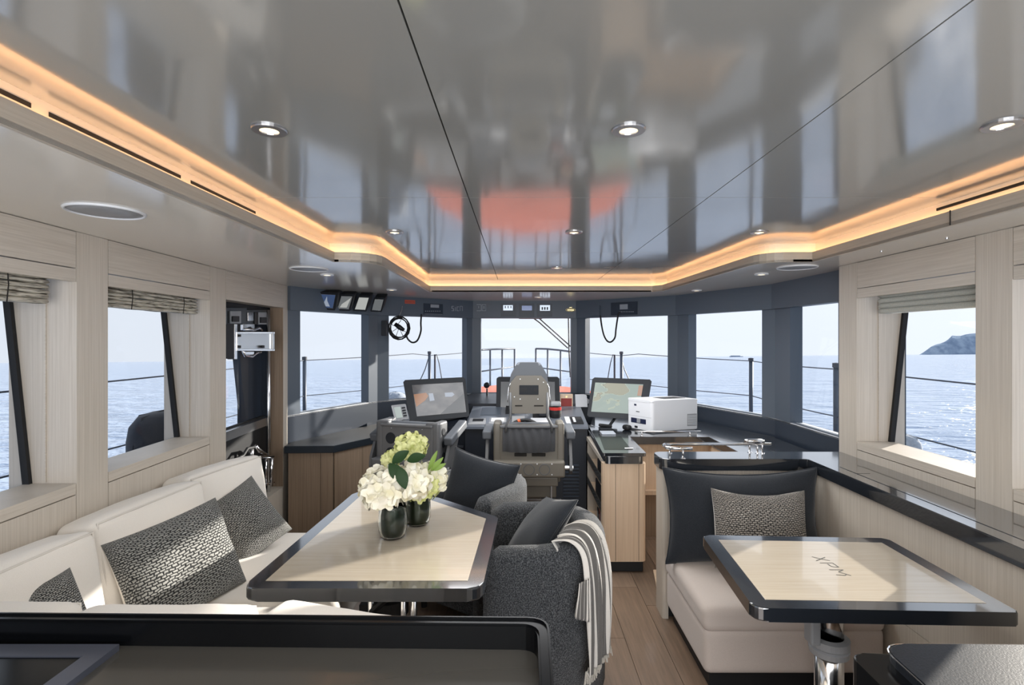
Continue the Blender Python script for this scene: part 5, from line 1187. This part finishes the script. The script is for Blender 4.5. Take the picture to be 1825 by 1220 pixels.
# ---- chart desk (U shaped around a knee hole)
desk = thing('chart_desk', 'black topped chart desk with pale oak knee hole carrying the printer', 'desk', (1.4, 4.3, 0))
bm = new(); prism(bm, [(.832, 3.975), (1.42, 3.975), (1.42, 3.03), (1.90, 3.045), (1.895, 4.02), (1.48, 5.02), (.70, 5.02), (.605, 4.53)], ZK - .06, ZK - .002, bev=.004); finish(bm, 'top', 'black_top', desk)
bm = new(); box(bm, .815, 1.435, 4.03, 4.05, .36, ZK - .06); finish(bm, 'back_panel', 'oak_warm', desk)
bm = new(); box(bm, .815, 1.435, 3.99, 4.05, .33, .36); finish(bm, 'ledge_board', 'oak_warm', desk)
bm = new(); box(bm, 1.435, 1.455, 3.04, 4.05, .0, ZK - .06); finish(bm, 'side_panel', 'oak_warm', desk)
bm = new(); box(bm, .83, 1.435, 4.04, 4.06, .0, .33); finish(bm, 'lower_panel', 'oak_brown', desk)
bm = new(); prism(bm, [(.80, 3.05), (.98, 3.05), (.98, 3.42), (.86, 3.42)], .0, .02, bev=.003); finish(bm, 'floor_step', 'oak_warm', desk)
rail('desk_rail', 'short polished rail along the front edge of the chart desk below the printer', [(.865, 3.99, ZK + .035), (1.36, 3.99, ZK + .035)], [(.92, 3.99, ZK + .035), (1.28, 3.99, ZK + .035)], .006, ZK - .002, None)
# ---- printer
pr = thing('printer', 'white laser printer on the chart desk before the chart monitor', 'printer', (1.13, 4.33, ZK - .002))
A0, A1, A2 = Vector((.885, 4.34)), Vector((1.03, 4.13)), Vector((1.43, 4.26)); A3 = A0 + (A2 - A1)
plan = rpoly([tuple(A0), tuple(A1), tuple(A2), tuple(A3)], [.01, .035, .012, .01], 6)
z0p, z1p = ZK + .010, ZK + .245
bm = new(); prism(bm, plan, z0p, z1p - .012, bev=.006, seg=3); finish(bm, 'body', 'white', pr, smooth=False)
ctr = sum((Vector(p) for p in plan), Vector((0, 0))) / len(plan)
bm = new(); prism(bm, [tuple(ctr + (Vector(p) - ctr) * 1.008) for p in plan], z1p - .016, z1p + .004, bev=.005, seg=2); finish(bm, 'lid', 'white', pr)
bm = new(); prism(bm, [tuple(ctr + (Vector(p) - ctr) * .94) for p in plan], ZK - .002, z0p + .004); finish(bm, 'base', 'grey_plastic', pr)
bm = new(); prism(bm, [tuple(ctr + (Vector(p) - ctr) * .48 + Vector((.06, .03))) for p in plan], z1p + .003, z1p + .0055); finish(bm, 'paper_outlet', 'dark_grey', pr)
def onface(P, Qv, u0, u1, v0, v1, nm, m, w=.002):
    d = (Qv - P); n_ = Vector((d.y, -d.x)).normalized()
    if n_.y > 0: n_ = -n_
    a, c = P + d * u0, P + d * u1; za, zb = z0p + (z1p - z0p) * v0, z0p + (z1p - z0p) * v1; o_ = n_ * w
    bm = new(); hexa(bm, [(a.x, a.y, za), (c.x, c.y, za), (c.x + o_.x, c.y + o_.y, za), (a.x + o_.x, a.y + o_.y, za), (a.x, a.y, zb), (c.x, c.y, zb), (c.x + o_.x, c.y + o_.y, zb), (a.x + o_.x, a.y + o_.y, zb)]); finish(bm, nm, m, pr)

onface(A0, A1, .15, .76, .20, .36, 'control_panel', 'navy'); onface(A0, A1, .40, .54, .22, .36, 'control_display', 'grey_plastic', .004); onface(A0, A1, .28, .37, .78, .84, 'badge', 'navy'); onface(A0, A1, .36, .50, .58, .60, 'paper_slot_mark', 'dark_grey')
onface(A0, A1, .02, .98, .435, .44, 'tray_seam', 'grey_plastic', .001); onface(A0, A1, .30, .42, .03, .10, 'tray_grip', 'dark_grey'); onface(A1, A2, .76, .97, .12, .52, 'side_vent', 'grey_plastic')
for k in range(7): onface(A1, A2, .77, .96, .15 + .05 * k, .17 + .05 * k, 'vent_slat', 'white', .004)
# small things on the cabinet and desk
M['tablet'] = plain('pale_tablet', srgb(190, 196, 206), .25)
bm = new(); bevbox(bm, .628, .735, 4.04, 4.16, ZK + .0, ZK + .012, .003); simple(bm, 'notepad', 'tablet', 'pale notepad on the cabinet top in front of the chart monitor', 'notepad')
t = thing('radio_handset', 'dark radio handset lying on the cabinet top below the chart monitor stand', 'handset', (.70, 4.26, ZK)); bm = new(); bevbox(bm, .64, .74, 4.22, 4.30, ZK, ZK + .02, .006); finish(bm, 'cradle', 'dark_grey', t); bm = new(); roundbox(bm, .11, .03, .025, .01, TM((.69, 4.26, ZK + .034), 0, 8, 12)); finish(bm, 'handset', 'black', t, smooth=True)
bm = new(); roundbox(bm, .055, .075, .042, .02, TM((.865, 4.27, ZK + .019), 0, 0, 30)); simple(bm, 'computer_mouse', 'black', 'round black trackball mouse left of the white printer', 'mouse', None, True)
t = thing('telephone', 'chrome and black wall handset on the dark panel right of the printer', 'telephone', (1.66, 4.62, .70))
Pw = px(1283, 752, 4.62); bm = new(); bevbox(bm, Pw.x - .03, Pw.x + .03, 4.62, 4.70, Pw.z - .10, Pw.z + .09, .01); finish(bm, 'cradle', 'dark_grey', t)
bm = new(); tube(bm, [(Pw.x + .0, 4.60, Pw.z + .085), (Pw.x + .02, 4.57, Pw.z + .05), (Pw.x + .02, 4.57, Pw.z - .05), (Pw.x, 4.60, Pw.z - .085)], [.018, .012, .012, .018], 10); finish(bm, 'handset', 'chrome', t, smooth=True)
bm = new(); tube(bm, [(Pw.x - .02, 4.61, Pw.z - .02), (Pw.x - .12, 4.55, Pw.z - .07), (1.38, 4.38, ZK + .03)], .003, 6); finish(bm, 'cord', 'black', t)

# ---- overhead displays under the port soffit
ohl = ['overhead display with a blue picture, leftmost of the four small ones', 'overhead display with a white sail picture, second of the four small ones', 'overhead display with a pale lined screen, third of the four small ones', 'small overhead display with a grey screen, last of the four']
M['oh_blue'] = glow('overhead_blue_picture', srgb(62, 84, 124), .7); M['oh_grey'] = glow('overhead_grey_picture', srgb(120, 124, 126), .7); M['oh_pale'] = glow('overhead_pale_picture', srgb(196, 198, 194), .75)
for k, (cs, Y, m_) in enumerate([([(567, 520), (603, 521.5), (597, 553), (560, 550)], 4.45, 'oh_blue'), ([(607, 523.5), (632, 524.5), (624, 554), (598, 553)], 4.58, 'oh_grey'), ([(639, 526), (661, 527), (653, 555), (629, 554)], 4.70, 'oh_pale'), ([(667, 529.5), (687, 530.5), (680, 556), (660, 555)], 4.84, 'oh_grey')]):
    C4 = [px(x, y, Y + (.05 if i > 1 else -.02)) for i, (x, y) in enumerate(cs)]
    t, Q, n = monitor('overhead_display', ohl[k], C4, .14, m_, (.10, .12, .12, .12)); t['group'] = 'overhead displays'
    if k == 0: spatch(t, Q, [(.30, .80), (.42, .50), (.48, .22), (.54, .48), (.72, .80)], 'picture_shape', 'pale_picture')
    if k == 1: spatch(t, Q, [(.22, .80), (.30, .60), (.82, .20), (.70, .80)], 'picture_shape', 'oh_pale')
    bm = new(); fr_ = [Q(.10, .12, -.001), Q(.88, .12, -.001), Q(.88, .88, -.001), Q(.10, .88, -.001)]; tube(bm, fr_, .0018, 5, closed=True); finish(bm, 'bezel', 'chrome', t)
    b0 = sum(C4, Vector()) / 4; bm = new(); tube(bm, [b0 + n * .10, (b0.x, b0.y + .10, ZS)], .02, 8); finish(bm, 'mount', 'dark_grey', t)
# ---- instruments set into the header
def hdr(px0, px1, y0, y1, m, nm, label, cat, proud=.006, parent=None, group=None):
    k = 1 if (px0 + px1) / 2 < 840 else (2 if (px0 + px1) / 2 < 1028 else 3)
    a, c = hitx(px0, k), hitx(px1, k); n_ = outn(k); a = a - n_ * .03; c = c - n_ * .03
    mid = (a + c) / 2; z1 = EYE - (y0 - VY) * mid.y / FPX; z0 = EYE - (y1 - VY) * mid.y / FPX
    bm = new(); pr_ = proud if parent is None else proud; o_ = -n_ * pr_
    hexa(bm, [(a.x, a.y, z0), (c.x, c.y, z0), (c.x + o_.x, c.y + o_.y, z0), (a.x + o_.x, a.y + o_.y, z0), (a.x, a.y, z1), (c.x, c.y, z1), (c.x + o_.x, c.y + o_.y, z1), (a.x + o_.x, a.y + o_.y, z1)])
    if parent is not None: return finish(bm, nm, m, parent)
    return tag(finish(bm, nm, m), label, cat, group)
o = hdr(893, 920, 541, 564, 'slate_dark', 'header_instrument', 'left of the three lit instrument displays above the centre windscreen', 'instrument', group='lit header displays'); hdr(897, 914, 543.5, 553, 'screen_white', 'display', '', '', .008, o)
for k in range(3): hdr(900 + 5 * k, 901.5 + 5 * k, 545, 549, 'black', 'figure', '', '', .009, o)
o = hdr(925, 952, 541, 564, 'slate_dark', 'header_instrument', 'dim blue middle display of the three above the centre windscreen', 'instrument', group='lit header displays'); hdr(930, 948, 544.5, 553, 'screen_blue', 'display', '', '', .008, o)
o = hdr(957, 984, 541, 564, 'slate_dark', 'header_instrument', 'right of the three lit instrument displays above the centre windscreen', 'instrument', group='lit header displays'); hdr(962, 980, 543.5, 553.5, 'screen_white', 'display', '', '', .008, o)
for k in range(3): hdr(965 + 4.5 * k, 967.5 + 4.5 * k, 547, 552, 'black', 'figure', '', '', .009, o)
M['marks'] = plain('pale_panel_marks', srgb(150, 156, 164), .5); M['red_text'] = plain('orange_red_panel_text', srgb(190, 84, 60), .5)
o = hdr(752, 786, 541, 561, 'slate_dark', 'marine_radio', 'radio panel set in the header above the left windscreen pane', 'radio'); hdr(764, 779, 542.5, 548, 'marks', 'display', '', '', .0075, o)
for k in range(8): hdr(754.5 + 3.6 * k, 756 + 3.6 * k, 553.5, 555, 'marks', 'key', '', '', .0085, o)
hdr(753, 785, 559.4, 560, 'marks', 'lower_edge', '', '', .0085, o)
o = hdr(1092, 1139, 538, 561, 'slate_dark', 'marine_radio', 'radio panel set in the header above the right windscreen pane', 'radio'); hdr(1108, 1122, 542, 551, 'marks', 'display', '', '', .0075, o)
for k in range(9): hdr(1107 + 3.0 * k, 1108.4 + 3.0 * k, 554.5, 556, 'marks', 'key', '', '', .0085, o)
o = hdr(1056, 1073, 545, 562, 'slate', 'handset_holder', 'small handset holder beside the right radio panel', 'holder', .02)
o = hdr(718.5, 737, 534.5, 541, 'red_text', 'warning_label', 'orange-red lettered label at the left end of the header', 'label', .002)
for a_, b_ in ((719.5, 724), (725, 731), (732, 736)): hdr(a_, b_, 537.6, 538.3, 'slate_dark', 'line', '', '', .003, o)
o = hdr(801, 822, 544, 555, 'slate', 'maker_emblem', 'pale outlined emblem on the header between the radio and the switch pair', 'emblem', .002)
for a_, b_, c_, d_ in ((801.5, 806, 545, 546), (801.5, 806, 549, 550), (801.5, 806, 553, 554), (804.5, 806, 549, 554), (801.5, 803, 545, 550), (808, 809, 547, 554), (811, 815, 546, 547), (811, 815, 553, 554), (811, 812, 546, 554), (816.5, 817.3, 545, 554), (820.5, 821.3, 545, 554), (816.5, 821.3, 545, 545.8)): hdr(a_, b_, c_, d_, 'marks', 'stroke', '', '', .003, o)
o = hdr(850, 867, 542, 554, 'slate', 'switch_pair', 'pair of small outlined switches on the header above the left centre post', 'switch', .003)
for a_, b_, c_, d_ in ((850, 858, 542, 543), (850, 858, 553, 554), (859, 866.5, 542, 543), (859, 866.5, 553, 554), (859, 860, 542, 554), (865.8, 866.5, 542, 554), (857.3, 858, 542, 554), (853, 854, 545, 549), (862, 863.6, 545, 550)): hdr(a_, b_, c_, d_, 'marks', 'stroke', '', '', .004, o)
# gold emblem: an oval outline with a crest above
o = thing('gold_emblem', 'gold oval emblem on the header right of the lit displays', 'emblem', tuple(px(1017, 553, 5.80)))
bm = new(); c0 = px(1017, 552, 5.822); tube(bm, [(c0.x + .052 * math.cos(a), c0.y, c0.z + .016 * math.sin(a)) for a in [2 * math.pi * k / 26 for k in range(26)]], .0032, 6, closed=True); finish(bm, 'oval', 'brass', o, smooth=True)
for k in range(6): bm = new(); box(bm, c0.x - .034 + k * .012, c0.x - .027 + k * .012, 5.818, 5.825, c0.z - .008, c0.z + .006); finish(bm, 'raised_mark', 'brass', o)
bm = new(); box(bm, c0.x - .014, c0.x + .014, 5.818, 5.825, c0.z + .024, c0.z + .029); finish(bm, 'crest', 'brass', o)
# ---- hanging cords
def cord(label, pts, r, name='hanging_cord', m='black_rubber'):
    n = 8; P = [Vector(p) for p in pts]; q = []
    for i in range(len(P) - 1):
        p = [P[max(0, i - 1)], P[i], P[i + 1], P[min(len(P) - 1, i + 2)]]
        for k in range(n):
            f = k / n; q.append(.5 * ((2 * p[1]) + (p[2] - p[0]) * f + (2 * p[0] - 5 * p[1] + 4 * p[2] - p[3]) * f * f + (3 * p[1] - p[0] - 3 * p[2] + p[3]) * f ** 3))
    q.append(P[-1]); bm = new(); tube(bm, q, r, 7); return simple(bm, name, m, label, 'cord', None, True)
Yc = 4.98
def pc_(x, y, Y): return px(x, y, Y)
cord('black looped cord hanging from the left radio in front of the windscreen', [pc_(751, 560, Yc + .27), pc_(750, 575, 5.2), pc_(750, 590, 5.2), pc_(744, 606, 5.2), pc_(735, 610, 5.2), pc_(727, 604, 5.2), pc_(723, 594, 5.18)], .0085)
cord('black looped cord hanging from the right radio in front of the windscreen', [pc_(1070, 562, 5.35), pc_(1072, 578, 5.33), pc_(1076, 596, 5.33), pc_(1082, 607, 5.33), pc_(1089, 609, 5.33), pc_(1096, 601, 5.33), pc_(1098, 585, 5.33), pc_(1102, 560, 5.30), pc_(1106, 556, 5.29)], .0085)
cc_ = thing('coiled_cord', 'tangled coil of black cord with a handset at the left corner post', 'cord', tuple(px(711, 583, 5.12)))
bm = new(); pts = []
for i in range(70):
    a = i * .42; r_ = 18 + 2.2 * math.sin(i * .31); pts.append(px(711.5 + r_ * .95 * math.cos(a), 584 + r_ * 1.05 * math.sin(a), 5.12 + .012 * math.sin(i * .9)))
tube(bm, pts, .006, 6); finish(bm, 'coil', 'black_rubber', cc_, smooth=True)
bm = new(); tube(bm, [px(712, 563, 5.12), px(716, 552, 5.15), px(717, 545, 5.17)], .004, 6); finish(bm, 'hook', 'chrome', cc_)
bm = new(); tube(bm, [px(704, 577, 5.12), px(712, 583, 5.12), px(720, 588, 5.12)], [.018, .024, .016], 8); finish(bm, 'handset', 'black', cc_, smooth=True)
for q_ in ([(700, 590), (711, 583), (718, 598)], [(698, 578), (706, 582), (715, 570)], [(705, 600), (711, 585), (725, 592)]):
    bm = new(); tube(bm, [px(x, y, 5.12) for x, y in q_], .003, 5); finish(bm, 'inner_loop', 'black_rubber', cc_)
bm = new(); bevbox(bm, px(680, 600, 5.0).x, px(689, 600, 5.0).x, 4.98, 5.04, px(684, 598, 5.0).z, px(684, 571, 5.0).z, .006); simple(bm, 'post_speaker', 'dark_grey', 'small black speaker unit on the left corner post', 'speaker')

# ---- steel swing bracket in the port recess
br = thing('screen_bracket', 'polished steel swing bracket with a tall pole in the recess of the left wall', 'bracket', (-1.86, 3.85, .37))
def Yof(x, d): return (1.585 + d) / ((VX - x) / FPX - .054)
def rb(x0, x1, y0, y1, d, th, nm, m, d1=None):
    d1 = d if d1 is None else d1; a0, a1 = Yof(x0, d), Yof(x1, d1); o = Vector((-th, .006, 0))
    q = [px(x0, y1, a0), px(x1, y1, a1), px(x1, y1, a1) + o, px(x0, y1, a0) + o, px(x0, y0, a0), px(x1, y0, a1), px(x1, y0, a1) + o, px(x0, y0, a0) + o]
    bm = new(); hexa(bm, q); bmesh.ops.bevel(bm, geom=bm.edges[:], offset=.002, segments=1, affect='EDGES'); return finish(bm, nm, m, br)
def bt(pts, r, nm, m='chrome', d=.05):
    bm = new(); tube(bm, [px(x, y, Yof(x, d)) for x, y in pts], r, 10); finish(bm, nm, m, br, smooth=True)
bt([(478.5, 552), (478.5, 930)], .013, 'pole', 'chrome', .06)
rb(404, 440, 548, 578, .085, .02, 'mount_plate', 'dark_plate'); rb(440, 479, 552, 578, .085, .02, 'mount_plate', 'dark_plate')
rb(411, 430, 554, 576, .07, .015, 'latch_block', 'grey_plastic'); rb(415, 427, 563, 573, .06, .012, 'latch_recess', 'black')
rb(461, 479, 556, 578, .07, .015, 'latch_block', 'grey_plastic'); rb(465, 475, 565, 575, .06, .012, 'latch_recess', 'black')
rb(442, 452, 556, 572, .07, .015, 'bolt_plate', 'chrome'); rb(454, 461, 556, 577, .075, .01, 'slot', 'black')
rb(403.5, 418, 577, 639, .02, .05, 'pivot_box', 'dark_grey'); rb(418, 423, 577, 640, .015, .05, 'pivot_edge', 'chrome')
rb(433, 454, 577, 588, .06, .02, 'upper_clamp', 'chrome'); bt([(436, 587), (452, 588), (461, 584), (466, 588)], .010, 'upper_knuckle', 'chrome', .03)
rb(424, 489, 592, 624, .02, .015, 'arm_plate', 'steel_plate', -.04)
for q_ in ((423, 490, 591, 594.5), (423, 490, 621.5, 625)): rb(*q_, .01, .02, 'arm_edge', 'chrome', -.05)
rb(486, 489.5, 592, 624, -.048, .02, 'arm_edge', 'chrome'); rb(423, 425, 592, 624, .01, .02, 'arm_edge', 'chrome')
for q_ in ((426, 430, 595.5, 600), (426, 430, 615, 620), (468, 472, 615, 620)): rb(*q_, .004 if q_[0] < 440 else -.035, .012, 'rubber_pad', 'black')
bt([(433, 625), (437, 634), (450, 635), (457, 629), (465, 627)], .008, 'lower_knuckle', 'chrome', .02); rb(438, 453, 626, 632, .02, .02, 'lower_clamp', 'chrome')
bt([(404, 823), (424, 820), (455, 815), (487, 813)], .010, 'lower_arm', 'chrome', .0)
rb(403, 423, 818, 842, .02, .05, 'lower_pivot_box', 'dark_grey'); bt([(448, 800), (447.5, 818)], .016, 'gas_strut', 'steel', .04)
bt([(420, 818), (433, 812), (441, 799), (456, 796), (468, 806), (478, 812)], .011, 'linkage', 'black', .04); bt([(456, 794), (460, 803), (473, 810)], .013, 'linkage_lever', 'chrome', .03)
bt([(474, 816), (474, 862)], .009, 'lower_tube', 'chrome', .03); bt([(484, 813), (484, 866)], .013, 'lower_tube', 'chrome', .01); bt([(467, 864), (488, 860)], .010, 'tube_foot', 'chrome', .02)
